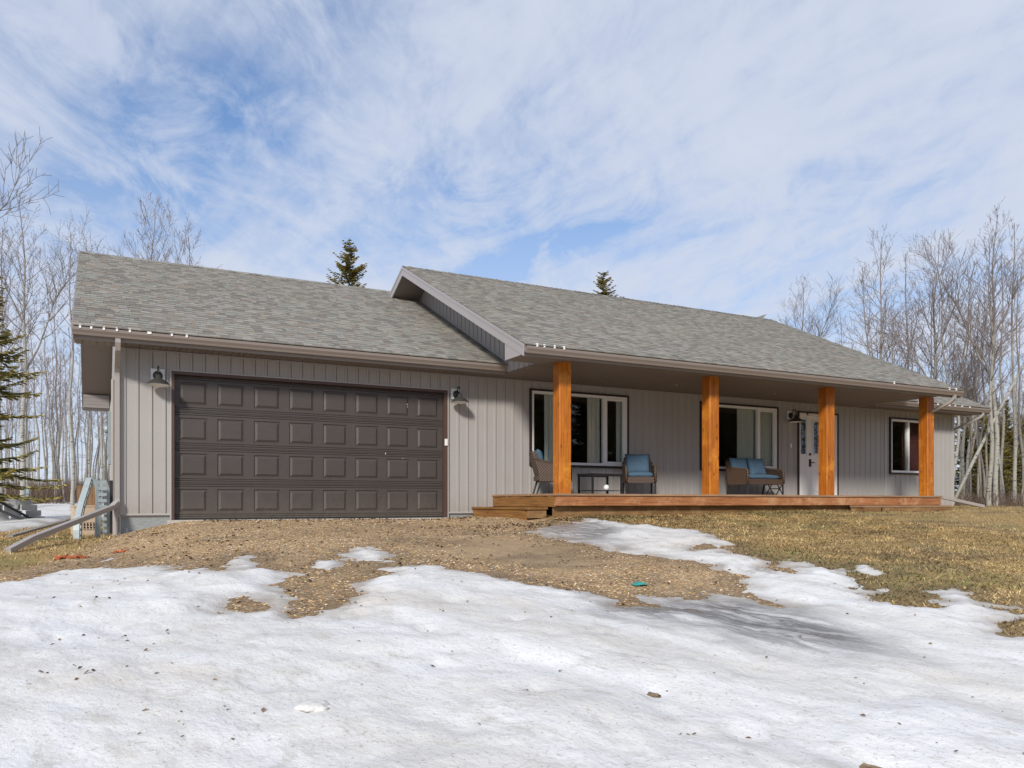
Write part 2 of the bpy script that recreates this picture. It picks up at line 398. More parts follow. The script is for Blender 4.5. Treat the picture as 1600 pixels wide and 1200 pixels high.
SNOW_MAIN = [(-14, -5.6), (-5, -5.1), (-1.51, -5.04), (-1.2, -5.08), (-0.98, -5.01), (-0.93, -4.47), (-0.73, -4.28), (-0.48, -4.23), (-0.25, -4.3), (-0.03, -4.4), (0.19, -4.56), (0.27, -4.92), (0.38, -5.18), (0.47, -5.63), (0.58, -5.44), (0.71, -5.67), (0.8, -5.9), (0.98, -5.31), (1.15, -5.13), (1.2, -5.59), (1.24, -5.92), (1.33, -6.13), (1.5, -6.4), (1.32, -6.64), (1.19, -6.8), (1.22, -7.09), (1.18, -7.45), (1.07, -7.8), (1.11, -7.98), (1.2, -8.02), (1.4, -7.77), (1.57, -7.63), (1.72, -7.39), (1.7, -7.16), (1.8, -6.92), (2.02, -6.74), (2.24, -6.61), (2.31, -6.26), (2.53, -6.13), (2.71, -6.13), (3.04, -6.08), (3.08, -6.35), (3.18, -6.65), (3.28, -6.84), (3.48, -7.28), (3.63, -7.74), (3.84, -8.06), (3.9, -8.22), (3.89, -8.58), (4.02, -8.62), (4.29, -8.2), (4.45, -8.21), (4.55, -8.36), (4.82, -8.57), (5.02, -8.24), (5.17, -8.23), (5.36, -8.42), (5.33, -8.66), (5.38, -8.86), (5.43, -8.71), (5.47, -8.41), (5.67, -8.09), (5.97, -7.77), (6.06, -7.53), (6.05, -6.91), (5.89, -6.28), (5.82, -5.91), (5.71, -5.58), (5.58, -4.97), (5.57, -4.19), (5.6, -3.51), (6.18, -3.14), (6.93, -3.06), (7.18, -2.78), (7.39, -3.55), (7.52, -4.16), (7.76, -4.58), (7.96, -4.86), (7.79, -5.2), (7.65, -5.67), (7.49, -6.06), (7.18, -6.26), (6.98, -6.6), (7.0, -7.09), (6.72, -7.53), (7.03, -7.35), (7.24, -7.56), (7.2, -7.85), (7.33, -8.06), (6.87, -8.67), (6.62, -8.99), (6.47, -9.43), (6.6, -9.59), (6.95, -9.39), (7.16, -9.05), (7.47, -8.99), (7.64, -9.12), (7.69, -9.28), (7.42, -9.64), (7.28, -9.9), (7.28, -10.06), (7.02, -10.02), (7.11, -10.2), (7.21, -10.36), (8.2, -11.6), (13, -13.5), (22, -15.5), (22, -26), (-14, -26)]
SNOW_ISLANDS = [[(2.25, -5.16), (2.42, -4.78), (2.76, -4.62), (2.83, -4.86), (2.8, -5.57), (2.51, -5.87), (2.26, -5.73)], [(1.66, -5.99), (1.87, -5.55), (2.13, -5.53), (2.03, -5.97), (1.8, -6.24)],
    [(-.38, -3.58), (-.28, -3.37), (-.13, -3.69), (-.25, -3.83)], [(7.52, -8.02), (7.74, -8.0), (7.63, -8.28), (7.37, -8.42), (7.38, -8.2)], [(6.69, -8.85), (6.96, -8.79), (6.88, -8.99), (6.6, -9.05)]]
SNOW_HOLES = [[(.59, -7.41), (.74, -7.35), (.9, -7.46), (.94, -7.68), (.75, -7.74), (.62, -7.63)], [(6.63, -9.0), (6.91, -8.96), (6.85, -9.36), (6.62, -9.58), (6.45, -9.45), (6.47, -9.23)],
    [(6.81, -6.07), (7.03, -6.07), (6.89, -6.27), (6.73, -6.22)], [(6.65, -10.29), (6.94, -10.29), (6.97, -10.49), (6.61, -10.68), (6.34, -10.63), (6.33, -10.53)], [(6.59, -7.55), (6.77, -7.58), (6.84, -7.75), (6.73, -7.86), (6.52, -7.72)]]
SNOW_YARD = [(-60, 3.5), (-6, 4.0), (-2.13, 5.24), (-1.62, 8.3), (-1.0, 11.2), (-.6, 12.5), (4, 13), (12, 16), (30, 24), (60, 40), (60, 120), (-60, 120)]
MUD = [(3.32, -4.49), (4.16, -3.82), (4.99, -4.23), (5.05, -5.39), (4.98, -6.41), (4.37, -6.93), (3.96, -6.2), (3.44, -5.5)]
ICE = [(3.84, -8.0), (4.01, -8.4), (4.83, -8.4), (5.4, -8.7), (5.35, -9.65), (4.9, -10.6), (4.33, -10.43), (3.9, -9.8), (3.5, -9.0)]
ICE2 = [(5.5, -3.45), (6.3, -2.95), (7.0, -3.1), (7.1, -3.9), (6.6, -4.7), (5.9, -5.6), (5.45, -4.6)]
LAWN = [(6.69, -2.3), (7.3, -3.6), (7.66, -4.7), (7.38, -6.0), (6.91, -7.29), (6.75, -8.46), (6.0, -9.6), (6.2, -11), (10, -14), (24, -18), (90, -18), (90, 60), (22, 60), (22, 0), (6.69, 0)]
YARD = [(-.15, 14), (-.12, -.9), (-.57, -2.5), (-.96, -3.44), (-1.28, -4.1), (-2.5, -4.6), (-14, -5.2), (-60, -6), (-60, 60), (-.15, 60)]
def snow_sd(x, y):
    s = psd(SNOW_MAIN, x, y)
    for q in SNOW_ISLANDS: s = np.maximum(s, psd(q, x, y))
    for q in SNOW_HOLES: s = np.minimum(s, -psd(q, x, y))
    return s-.03+.13*fbm(x*2.3, y*2.3, 3, 21)+.15*fbm(x*6, y*6, 3, 31)+.07*fbm(x*19, y*19, 2, 33)
_pr = np.random.default_rng(19); PITS = np.c_[_pr.uniform(-1.6, 6.2, 70), _pr.uniform(-12.5, -6.2, 70), _pr.uniform(.05, .12, 70), _pr.uniform(.012, .035, 70)]
def pits(x, y):                                 # melt hollows around leaves and old footprints
    z = np.zeros(np.shape(x))
    for a, b, r, h in PITS: z = z-h*np.exp(-(((x-a)/r)**2+((y-b)/(r*1.3))**2))
    return z
def snow_z(x, y, sd):
    relief = .030*fbm(x*1.1, y*1.1, 3, 41)+.024*fbm(x*3.0, y*2.6, 4, 43, .6)+.008*fbm(x*10, y*10, 3, 47)+pits(x, y)-.02*np.exp(-((x-1.9-.36*(-9-y))/.22)**2)-.02*np.exp(-((x-3.6-.36*(-9-y))/.22)**2)
    return HG(x, y)+np.clip(sd*.12, -.05, .048)+relief*sst(-.02, .35, sd)
def cuts(fine, lo, hi, step, far, grow):
    a = list(np.arange(lo, hi+1e-6, step)); s = step; x = hi
    while x < far: s *= grow; x += s; a.append(x)
    s = step; x = lo
    while x > -far: s *= grow; x -= s; a.insert(0, x)
    return np.array(a)
gx = cuts(0, -7, 19, .11, 900, 1.14); gy = cuts(0, -13, 1.0, .1, 900, 1.13)
X_, Y_ = np.meshgrid(gx, gy); XX = X_.ravel(); YY = Y_.ravel(); nx, ny = len(gx), len(gy)
ZZ = HG(XX, YY)
sdl = psd(LAWN, XX, YY)+.25*fbm(XX*1.6, YY*1.6, 3, 61); sdy = psd(YARD, XX, YY)+.25*fbm(XX*1.6, YY*1.6, 3, 62)
grass = np.clip(np.maximum(sst(-.15, .25, sdl), sst(-.15, .25, sdy)), 0, 1)
mud = sst(-.6, .5, psd(MUD, XX, YY)+.5*fbm(XX*1.2, YY*2.2, 4, 63))
damp = np.maximum(sst(-.2, .25, np.maximum(snow_sd(XX, YY)+.30, psd(ICE, XX, YY))), .9*sst(.12, .5, fbm(XX*.8, YY*1.7, 4, 97)))
idx = np.arange(nx*ny).reshape(ny, nx)
F_ = np.stack([idx[:-1, :-1], idx[:-1, 1:], idx[1:, 1:], idx[1:, :-1]], -1).reshape(-1, 4)
def ground_mat():
    m = mat('ground', (.3, .2, .12), .95); k = MT(m); a = k.attr('Col'); s = k.n('ShaderNodeSeparateColor'); k.l(a.outputs['Color'], s.inputs[0])
    v = k.n('ShaderNodeTexVoronoi'); v.inputs['Scale'].default_value = 42; k.l(k.pos(), v.inputs['Vector'])
    sv = k.n('ShaderNodeSeparateColor'); k.l(v.outputs['Color'], sv.inputs[0])
    st = k.ramp(sv.outputs[0], [(0., (.13, .08, .04)), (.25, (.38, .24, .115)), (.5, (.56, .375, .19)), (.75, (.36, .255, .145)), (1., (.7, .55, .37))])
    big = k.noise(k.pos(), 1.1, 5, .6)
    st = k.mix(k.ramp(big, [(.4, 0.), (.75, .6)]), st, (.29, .18, .085))
    st = k.mix(k.ramp(v.outputs['Distance'], [(.5, 0.), (.85, .5)]), st, (.14, .09, .05))
    md = k.mix(k.noise(k.pos(), 5, 5), (.25, .17, .09), (.46, .325, .19))
    gc = k.mix(k.noise(k.pos(), 1.5, 6, .65), (.22, .155, .06), (.50, .34, .135))
    gc = k.mix(k.ramp(k.noise(k.pos(), 22, 4, .7), [(.35, 0.), (.65, .8)]), gc, (.33, .22, .085))
    gc = k.mix(k.ramp(k.noise(k.pos(), .8, 4), [(.53, 0.), (.66, .55)]), gc, (.17, .165, .05))
    c = k.mix(s.outputs[1], st, md); c = k.mix(s.outputs[0], c, gc); c = k.mix(k.math('MULTIPLY', s.outputs[2], .6), c, (.13, .09, .055))
    k.base(c); h = k.math('ADD', k.math('MULTIPLY', v.outputs['Distance'], -.5), k.noise(k.pos(), 30, 4, .7)); k.bump(h, .7, .02)
    return m
M['ground'] = ground_mat()
ground = link('ground', npmesh('ground', np.stack([XX, YY, ZZ], 1), F_, np.stack([grass, mud, damp], 1), 'ground', True)); tag(ground, kind='structure')

def snow_mat():
    m = mat('snow', (.8, .82, .85), .55, 0, .35); k = MT(m); a = k.attr('Col'); s = k.n('ShaderNodeSeparateColor'); k.l(a.outputs['Color'], s.inputs[0])
    RT = (0, 0, R(68))
    d1 = k.noise(k.pos((.45, 1.6, 1), RT), 1.0, 7, .62, .5)                 # long worn streaks along the drive
    d2 = k.noise(k.pos((1, 1.5, 1), RT), 3.4, 8, .7, .4)
    d3 = k.noise(k.pos((1, 1, 1)), .55, 5, .6, .3)
    c = k.mix(k.ramp(d1, [(.43, 0.), (.70, .8)]), (.725, .72, .712), (.57, .54, .495))
    c = k.mix(k.ramp(d2, [(.53, 0.), (.69, .7)]), c, (.47, .44, .39))
    c = k.mix(k.ramp(d3, [(.52, 0.), (.70, .5)]), c, (.55, .48, .385))
    sp = k.noise(k.pos(), 38, 4, .75); c = k.mix(k.ramp(sp, [(.57, 0.), (.68, .6)]), c, (.24, .2, .155))
    w3 = k.ramp(k.noise(k.pos((.7, 3.0, 1), RT), 2.0, 9, .74, .6), [(.30, 0.), (.54, 1.)])
    wet = k.math('MULTIPLY', s.outputs[0], w3)
    c = k.mix(k.math('MULTIPLY', wet, .95), c, (.13, .127, .127))
    c = k.mix(k.math('MULTIPLY', s.outputs[1], .75), c, (.25, .205, .16))
    k.base(c); k.rough(k.mix(wet, (.55, .55, .55), (.22, .22, .22)))
    h = k.math('ADD', k.noise(k.pos((1, 1.25, 1), RT), 5.5, 6, .62), k.math('MULTIPLY', k.noise(k.pos(), 30, 3, .6), .2)); k.bump(h, .42, .05)
    k.b.inputs['Subsurface Weight'].default_value = .0
    return m
M['snow'] = snow_mat()
def snow_sheet(name, xs, ys, sdf, zf, label, dirt=True):
    A, B = np.meshgrid(xs, ys); x = A.ravel(); y = B.ravel(); sd = sdf(x, y); z = zf(x, y, sd)
    id_ = np.arange(len(x)).reshape(A.shape); f = np.stack([id_[:-1, :-1], id_[:-1, 1:], id_[1:, 1:], id_[1:, :-1]], -1).reshape(-1, 4)
    f = f[(sd[f] > -.12).any(1)]; use = np.unique(f); mp = np.zeros(len(x), int); mp[use] = np.arange(len(use))
    ice = np.maximum(sst(-.4, .6, psd(ICE, x, y)+.35*fbm(x*1.5, y*1.5, 3, 71)), .8*sst(-.3, .4, psd(ICE2, x, y)+.4*fbm(x*2, y*2, 3, 72))) if dirt else np.zeros(len(x))
    edge = np.clip((1-sst(-.02, .30, sd))*(.75+.9*fbm(x*3, y*3, 3, 73)), 0, 1)
    o = link(name, npmesh(name, np.stack([x, y, z], 1)[use], mp[f], np.stack([ice, edge, edge*0], 1)[use], 'snow', True)); tag(o, label, 'snow', kind='stuff'); return o
sx = cuts(0, -2.6, 8.6, .055, 24, 1.12); sy = cuts(0, -13, -2.6, .055, 24, 1.12); sx = sx[(sx > -14) & (sx < 21)]; sy = sy[(sy > -26) & (sy < -2.2)]
snow_sheet('snow', sx, sy, snow_sd, snow_z, 'melting grey streaked snow covering the driveway', True)
def yard_sd(x, y): return psd(SNOW_YARD, x, y)+.3*fbm(x*.9, y*.9, 3, 81)+.1*fbm(x*3, y*3, 3, 83)
def yard_z(x, y, sd): return HG(x, y)+np.clip(sd*.2, -.05, .1)+.05*fbm(x*.6, y*.6, 3, 85)*sst(0, .5, sd)
ax = np.concatenate([np.arange(-14, 2, .22), np.arange(2, 60, 1.5)]); ax = np.concatenate([np.arange(-58, -14, 1.5), ax]); ay = np.concatenate([np.arange(2.5, 22, .22), np.arange(22, 118, 1.5)])
snow_sheet('snow', ax, ay, yard_sd, yard_z, 'bank of white snow across the yard beside the garage', False)

# ---- loose ground cover: pebbles, dry grass, dead leaves
rng = np.random.default_rng(7)
def scatter(n, x0, x1, y0, y1, keep):
    x = rng.uniform(x0, x1, n); y = rng.uniform(y0, y1, n); k = keep(x, y); return x[k], y[k]
def gravel_keep(x, y):
    g = np.maximum(psd(LAWN, x, y), psd(YARD, x, y)); m = psd(MUD, x, y)
    p = (snow_sd(x, y) < .02) & (g < .12*fbm(x*2, y*2, 2, 90)+.05) & ~((x > 6.2) & (y > -2.4)) & (y < -.05)
    dens = np.clip(.75+.6*fbm(x*1.3, y*1.3, 3, 91)-.8*sst(-.5, .4, m), .05, 1); return p & (rng.uniform(0, 1, len(x)) < dens)
px, py = scatter(120000, -2.2, 7.9, -9.2, -.05, gravel_keep)
def stones(px, py, smin, smax):
    n = len(px); s = smin+(smax-smin)*rng.uniform(0, 1, n)**2.5; pz = HG(px, py)
    base = np.array([[1, 0, 0], [.3, .95, .1], [-.8, .6, -.05], [-.8, -.6, .05], [.3, -.95, 0], [.1, .05, .75]])
    r = rng.uniform(.7, 1.25, (n, 6, 1)); a = rng.uniform(0, 6.28, n); c, si = np.cos(a), np.sin(a)
    el = np.where(rng.uniform(0, 1, n) < .3, 2.0, 1.0); v = base[None]*r*s[:, None, None]*np.stack([el, .75/np.sqrt(el), .8/el], 1)[:, None, :]; x = v[..., 0]*c[:, None]-v[..., 1]*si[:, None]; y = v[..., 0]*si[:, None]+v[..., 1]*c[:, None]
    v[:, 0, 0] = v[:, 0, 0]; V = np.stack([x+px[:, None], y+py[:, None], v[..., 2]+pz[:, None]+s[:, None]*.15], -1).reshape(-1, 3)
    f = np.array([[0, 1, 5], [1, 2, 5], [2, 3, 5], [3, 4, 5], [4, 0, 5]]); F = (f[None]+np.arange(n)[:, None, None]*6).reshape(-1, 3)
    pal = np.array([(.58, .39, .2), (.44, .27, .125), (.68, .49, .28), (.26, .155, .075), (.76, .62, .44), (.52, .30, .125), (.36, .28, .2), (.64, .42, .17)])
    tint = np.clip(1.02+.5*fbm(px*.9, py*1.4, 4, 95)+.5*fbm(px*7, py*9, 3, 96), .35, 1.25)[:, None]; col = np.repeat(pal[rng.integers(0, len(pal), n)]*rng.uniform(.7, 1.15, (n, 1))*tint, 5, 0)
    return V, F, col
V, F, c = stones(px, py, .005, .019)
tag(link('gravel', npmesh('gravel', V, F, c, 'pebble')), 'loose tan pebbles and wood chips spread before the garage door', 'gravel', kind='stuff')
def blades(px, py, lmin, lmax, wid, pal, flat):
    n = len(px); pz = HG(px, py); L = rng.uniform(lmin, lmax, n); a = rng.uniform(0, 6.28, n); e = rng.uniform(flat[0], flat[1], n)
    d = np.stack([np.cos(a)*np.cos(e), np.sin(a)*np.cos(e), np.sin(e)], 1); side = np.stack([-np.sin(a), np.cos(a), np.zeros(n)], 1)*wid
    b = np.stack([px, py, pz-.005], 1); mid = b+d*(L*.55)[:, None]; tip = b+d*L[:, None]-np.array([0, 0, 1])*(L*.25)[:, None]*rng.uniform(0, 1, (n, 1))
    V = np.stack([b-side, b+side, mid+side*.8, mid-side*.8, tip], 1).reshape(-1, 3)
    f3 = np.array([[0, 1, 2], [0, 2, 3], [3, 2, 4]]); F = (f3[None]+np.arange(n)[:, None, None]*5).reshape(-1, 3)
    t = np.clip(.45+1.3*fbm(px*.9, py*.9, 4, 101)+.35*rng.normal(0, 1, n), 0, 1)[:, None]; q = np.array(pal)
    col = q[0]*(1-t)+q[1]*t; green = (np.clip(fbm(px*.7, py*.7, 4, 103)*3.2-.2, 0, 1)*(rng.uniform(0, 1, n) < .75))[:, None]; col = col*(1-green)+q[2]*green
    clump = np.clip(1.0+.75*fbm(px*5, py*7, 3, 105)+.4*fbm(px*1.5, py*2.5, 3, 106), .3, 1.5)[:, None]; return V, F, np.repeat(col*clump*rng.uniform(.6, 1.25, (n, 1)), 3, 0)
PAL = [(.36, .24, .095), (.62, .44, .2), (.19, .19, .06)]
def lawn_keep(x, y): return (psd(LAWN, x, y)+.2*fbm(x*2, y*2, 3, 61) > 0) & (snow_sd(x, y) < .03) & ~((x < 17.6) & (y > -2.3)) & ~((x < 22) & (y > -.1))
x1, y1 = scatter(120000, 6.3, 13, -11.5, -1.5, lawn_keep); x2, y2 = scatter(60000, 13, 30, -8, 2, lawn_keep)
V, F, c = blades(np.r_[x1, x2], np.r_[y1, y2], .03, .085, .005, PAL, (.0, .7))
tag(link('lawn_grass', npmesh('lawn_grass', V, F, c, 'blade')), 'matted straw brown lawn grass in front of the porch', 'grass', kind='stuff')
def yard_keep(x, y): return (psd(YARD, x, y)+.25*fbm(x*2, y*2, 3, 62) > 0) & (yard_sd(x, y) < .05) & (snow_sd(x, y) < .03)
x1, y1 = scatter(60000, -7, 0, -5.5, 12, yard_keep)
V, F, c = blades(x1, y1, .03, .09, .005, PAL, (.1, 1.0))
tag(link('yard_grass', npmesh('yard_grass', V, F, c, 'blade')), 'dry yellow grass beside the garage wall', 'grass', kind='stuff')
def leaves(px, py, pz, smin, smax, pal):
    n = len(px); s = rng.uniform(smin, smax, n); a = rng.uniform(0, 6.28, n); t = rng.uniform(-.6, .6, (n, 2))
    u = np.stack([np.cos(a), np.sin(a), t[:, 0]], 1); w = np.stack([-np.sin(a), np.cos(a), t[:, 1]], 1); b = np.stack([px, py, pz+s*.25], 1); up = np.array([0, 0, 1.])
    q = [b-u*s[:, None], b+w*(s*.6)[:, None]+up*(s*.3)[:, None], b+u*(s*.9)[:, None]+up*(s*.15)[:, None], b-w*(s*.6)[:, None]+up*(s*.3)[:, None], b+up*(s*.02)[:, None]]
    V = np.stack(q, 1).reshape(-1, 3); f = np.array([[0, 1, 4], [1, 2, 4], [2, 3, 4], [3, 0, 4]]); F = (f[None]+np.arange(n)[:, None, None]*5).reshape(-1, 3)
    return V, F, np.repeat(np.array(pal)[rng.integers(0, len(pal), n)]*rng.uniform(.6, 1.2, (n, 1)), 4, 0)
LP = [(.13, .075, .045), (.2, .11, .06), (.08, .05, .035), (.24, .15, .085)]
lx = np.r_[rng.normal(6.3, 1.0, 420), rng.uniform(1.2, 7, 420), rng.uniform(7, 17, 260), rng.uniform(0, 7.2, 700), rng.uniform(-.9, 1.5, 120)]
ly = np.r_[-2.55-np.abs(rng.normal(0, .4, 420)), -.15-np.abs(rng.normal(0, .55, 420)), -2.65-np.abs(rng.normal(0, .25, 260)), rng.uniform(-8.6, -.6, 700), rng.uniform(-4.5, -.5, 120)]
ok = ~((lx > 6.15) & (ly > -2.35)) & (snow_sd(lx, ly) < .05); lx, ly = lx[ok], ly[ok]
V, F, c = leaves(lx, ly, HG(lx, ly), .015, .036, LP+[(.3, .18, .09), (.34, .22, .12)])
tag(link('dead_leaves', npmesh('dead_leaves', V, F, c, 'leaf')), 'drift of brown dead leaves along the house and deck', 'leaves', kind='stuff')
def clus(n, x0, x1, y0, y1): return scatter(n, x0, x1, y0, y1, lambda x, y: (snow_sd(x, y) > .05))
lx, ly = clus(420, -2.5, 9, -13.2, -3.5); l2x = rng.normal(0, .22, 60)+np.repeat([.2, -.3, .65, .15, 1.6, -.1], 10); l2y = rng.normal(0, .12, 60)+np.repeat([-10.2, -9.3, -7.4, -6.2, -7.9, -8.4], 10)
keep = rng.uniform(0, 1, len(lx)) < .5; pk = PITS[_pr.integers(0, 70, 55)]; lx = np.r_[lx[keep], l2x, pk[:, 0]+_pr.normal(0, .03, 55)]; ly = np.r_[ly[keep], l2y, pk[:, 1]+_pr.normal(0, .03, 55)]
ok = snow_sd(lx, ly) > .03; lx, ly = lx[ok], ly[ok]; V, F, c = leaves(lx, ly, snow_z(lx, ly, snow_sd(lx, ly)), .007, .021, LP+[(.36, .25, .13)])
tag(link('leaf_litter', npmesh('leaf_litter', V, F, c, 'leaf')), 'small brown leaf scraps strewn over the melting snow', 'leaves', kind='stuff')

# ------------------------------------------------------------------ house
random.seed(3)
house = empty('house', (0, 0, 0), 0, 'single storey greige house with attached double garage and long covered porch', 'house')
SOF = 2.82; SL = .48
def G(y): return 3.338+SL*y
def Mz(y): return 4.273+SL*y
GR, MR = 4.7, 3.236                        # ridge positions (y)
GX0, GX1 = -.655, 6.74; MX0, MX1 = 6.024, 17.8; WX0, WX1 = 17.0, 22.2; WX = 21.6; XM = 6.75
OPEN = [(.764, 5.757, -1, 2.49), (7.60, 10.10, 1.045, 2.655), (12.14, 14.64, 1.045, 2.655), (15.33, 16.79, .40, 2.60), (18.81, 20.52, 1.07, 2.62)]
# foundation, slab, backing wall
b = MB(); b.box(.0, .80, .012, .3, -.9, .092); b.box(5.75, WX, .012, .3, -.9, .092); b.box(.012, .3, .3, 9.4, -.9, .092); b.box(WX-.3, WX-.012, .3, 9.4, -.9, .092); b.build('foundation', 'parge', house)
b = MB(); b.box(.70, 5.82, -.12, .45, -.5, -.004); b.build('garage_slab', 'concrete', house)
def wallpieces(b, x0, x1, z0, z1, y0, y1):
    xs = sorted({x0, x1, *[o[0] for o in OPEN], *[o[1] for o in OPEN]})
    for a, c in zip(xs, xs[1:]):
        if c <= x0 or a >= x1: continue
        o = [o for o in OPEN if o[0] <= a+1e-6 and o[1] >= c-1e-6]
        if o:
            if o[0][2] > z0: b.box(a, c, y0, y1, z0, o[0][2])
            b.box(a, c, y0, y1, o[0][3], z1)
        else: b.box(a, c, y0, y1, z0, z1)
b = MB(); wallpieces(b, .01, WX-.01, .05, SOF+.05, .004, .16)
b.box(.004, .16, .16, 9.3, .05, SOF+.05); b.box(WX-.16, WX-.004, .16, 9.3, .05, SOF+.05); b.box(.004, WX-.004, 9.3, 9.4, .05, SOF+.05)
b.build('wall', 'corner', house)
for x, r, f in ((.004, GR, G), (WX-.10, GR, G)):
    b = MB(); b.prism([(0., SOF), (9.4, SOF), (9.4, f(0)-.2), (r, f(r)-.2), (0., f(0)-.2)], 0, x, x+.096); b.build('gable_wall', 'siding', house)
# siding panels (vertical, board and batten profile)
PITCH = .205
PROF = [(0, .0), (.005, -.014), (.150, -.014), (.154, -.026), (.192, -.026), (.196, -.014), (.1965, .0), (.205, .0)]
def profcut(a, c):
    pts = []
    def at(x):
        x = min(max(x, 0.0), PITCH)
        for (x0, y0), (x1, y1) in zip(PROF, PROF[1:]):
            if x0-1e-9 <= x <= x1+1e-9: return y0+(y1-y0)*(x-x0)/(x1-x0+1e-12)
    pts.append((a, at(a))); pts += [p for p in PROF if a+1e-6 < p[0] < c-1e-6]; pts.append((c, at(c))); return pts
_cache = {}
def siding_panel(x, a, c, z0, z1, parent, rz=0, org=None, top=None, bot=None):
    key = (round(a, 4), round(c, 4), round(z1-z0, 4), top, bot)
    if key not in _cache:
        p = profcut(a, c); h = z1-z0; m = MB()
        lo = [(q[0], q[1], (bot(q[0]) if bot else 0)) for q in p]; hi = [(q[0], q[1], (top(q[0]) if top else h)) for q in p]
        n = len(p); m.add(lo+hi, [(i, i+1, n+i+1, n+i) for i in range(n-1)]); _cache[key] = m.mesh('siding_panel', 'siding')
    return link('siding_panel', _cache[key], parent, org if org else (x, 0, z0), (0, 0, rz))
x = .075
while x < WX-.08:
    e = min(x+PITCH, WX-.08); cs = sorted({x, e, *[q for o in OPEN for q in o[:2] if x < q < e]})
    for a, c in zip(cs, cs[1:]):
        if c-a < .004: continue
        o = [o for o in OPEN if o[0] <= a+1e-6 and o[1] >= c-1e-6]
        if o:
            if o[0][2] > .12: siding_panel(x, a-x, c-x, .095, o[0][2], house)
            siding_panel(x, a-x, c-x, o[0][3], SOF-.012, house)
        else: siding_panel(x, a-x, c-x, .095, SOF-.012, house)
    x += PITCH
y = .08
while y < 9.2:                                # side wall next to the ramp
    siding_panel(0, 0, PITCH, .095, SOF-.012, house, R(-90), (0, y+PITCH, .095)); y += PITCH
# gable strip above the garage roof (x = 6.75, faces -x)
y = 4.55; i = 0
while y > -2.1:
    y0, y1 = y-PITCH, y
    def zb(yy): return SOF+.004 if yy < -.62 else G(yy)+.01
    def zt(yy): return (Mz(yy) if yy < MR else 2*Mz(MR)-Mz(2*MR-yy)*1.0 if False else Mz(MR)-SL*(yy-MR))-.16
    t0 = (lambda q, Y=y1: zt(Y-q)); b0 = (lambda q, Y=y1: zb(Y-q))
    if t0(0) > b0(0)+.02 or t0(PITCH) > b0(PITCH)+.02:
        m = MB(); p = PROF; n = len(p)
        m.add([(q[0], q[1], b0(q[0])) for q in p]+[(q[0], q[1], max(t0(q[0]), b0(q[0])+.003)) for q in p], [(k, k+1, n+k+1, n+k) for k in range(n-1)])
        link('siding_panel', m.mesh('siding_panel', 'siding'), house, (XM, y1, 0), (0, 0, R(-90)))
    y -= PITCH
b = MB(); b.prism([(-2.0, SOF+.01), (-.62, SOF+.01), (4.6, G(4.6)), (4.6, Mz(MR)-SL*(4.6-MR)-.15), (MR, Mz(MR)-.15), (-2.0, Mz(-2.0)-.15)], 0, XM+.004, XM+.1); b.build('gable_wall', 'siding', house)
# flashing along the strip
b = MB(); b.add([(XM-.03, -.7, G(-.7)+.012), (XM-.03, 4.6, G(4.6)+.012), (XM-.027, 4.6, G(4.6)+.045), (XM-.027, -.7, G(-.7)+.045)], [(0, 1, 2, 3)]); b.build('flashing', 'rake', house)
# trims: corners, starter strip, frieze
def trim(x0, x1, y0, y1, z0, z1, m='corner', name='corner_trim'): return MB().box(x0, x1, y0, y1, z0, z1).build(name, m, house)
trim(-.022, .078, -.032, -.002, .085, SOF-.003); trim(-.032, -.003, -.002, .085, .085, SOF-.003)
trim(WX-.085, WX+.02, -.032, -.002, .085, SOF-.003); trim(WX+.0, WX+.03, -.002, .1, .085, SOF-.003)
trim(18.62, 18.70, -.031, -.003, .1, SOF-.004)  # upright strip on the unbroken flat wall, not at a corner
for a, c in ((.079, .762), (5.76, 6.75), (17.42, WX-.086)): trim(a, c, -.034, -.005, .078, .108, 'corner', 'starter_strip')
trim(.079, WX-.086, -.034, -.004, SOF-.03, SOF-.005, 'rake', 'frieze_trim')
# garage opening frame
b = MB(); b.box(.764, .809, -.045, .2, -.003, 2.49); b.box(5.689, 5.757, -.045, .2, -.003, 2.49); b.box(.8095, 5.6885, -.045, .2, 2.44, 2.49); b.build('garage_door_frame', 'brown', house)
b = MB(); b.box(.742, .7635, -.05, -.003, .0, 2.512); b.box(5.7575, 5.778, -.05, -.003, .0, 2.512); b.box(.764, 5.757, -.05, -.003, 2.4905, 2.512); b.build('door_casing', 'corner', house)
# garage door: 4 sections, ribs, 32 raised panels
DX0, DX1 = .812, 5.686; DY = .06; SH = 2.43/4
gd = MB().box(DX0, DX1, DY+.02, DY+.05, .0, 2.43).build('garage_door', 'door', house)
MB().box(DX0, DX1, DY-.006, DY+.011, -.003, .022).build('bottom_seal', 'black', gd)
pw = (DX1-DX0)/8; PX = [(DX0+pw*i+pw*.135, DX0+pw*(i+1)-pw*.135) for i in range(8)]
def raised_mesh(w, h):
    m = MB(); r = [(0, 0), (.006, .016), (.018, .016), (.055, -.006)]; vs = []
    for ins, d in r: vs += [(ins, d, ins), (w-ins, d, ins), (w-ins, d, h-ins), (ins, d, h-ins)]
    fs = [(i*4+k, i*4+(k+1) % 4, (i+1)*4+(k+1) % 4, (i+1)*4+k) for i in range(3) for k in range(4)]+[(12, 13, 14, 15)]
    m.add(vs, fs); return m.mesh('raised_panel', 'door')
RW = PX[0][1]-PX[0][0]; RH = .385; rm = raised_mesh(RW, RH); PZ0 = .112
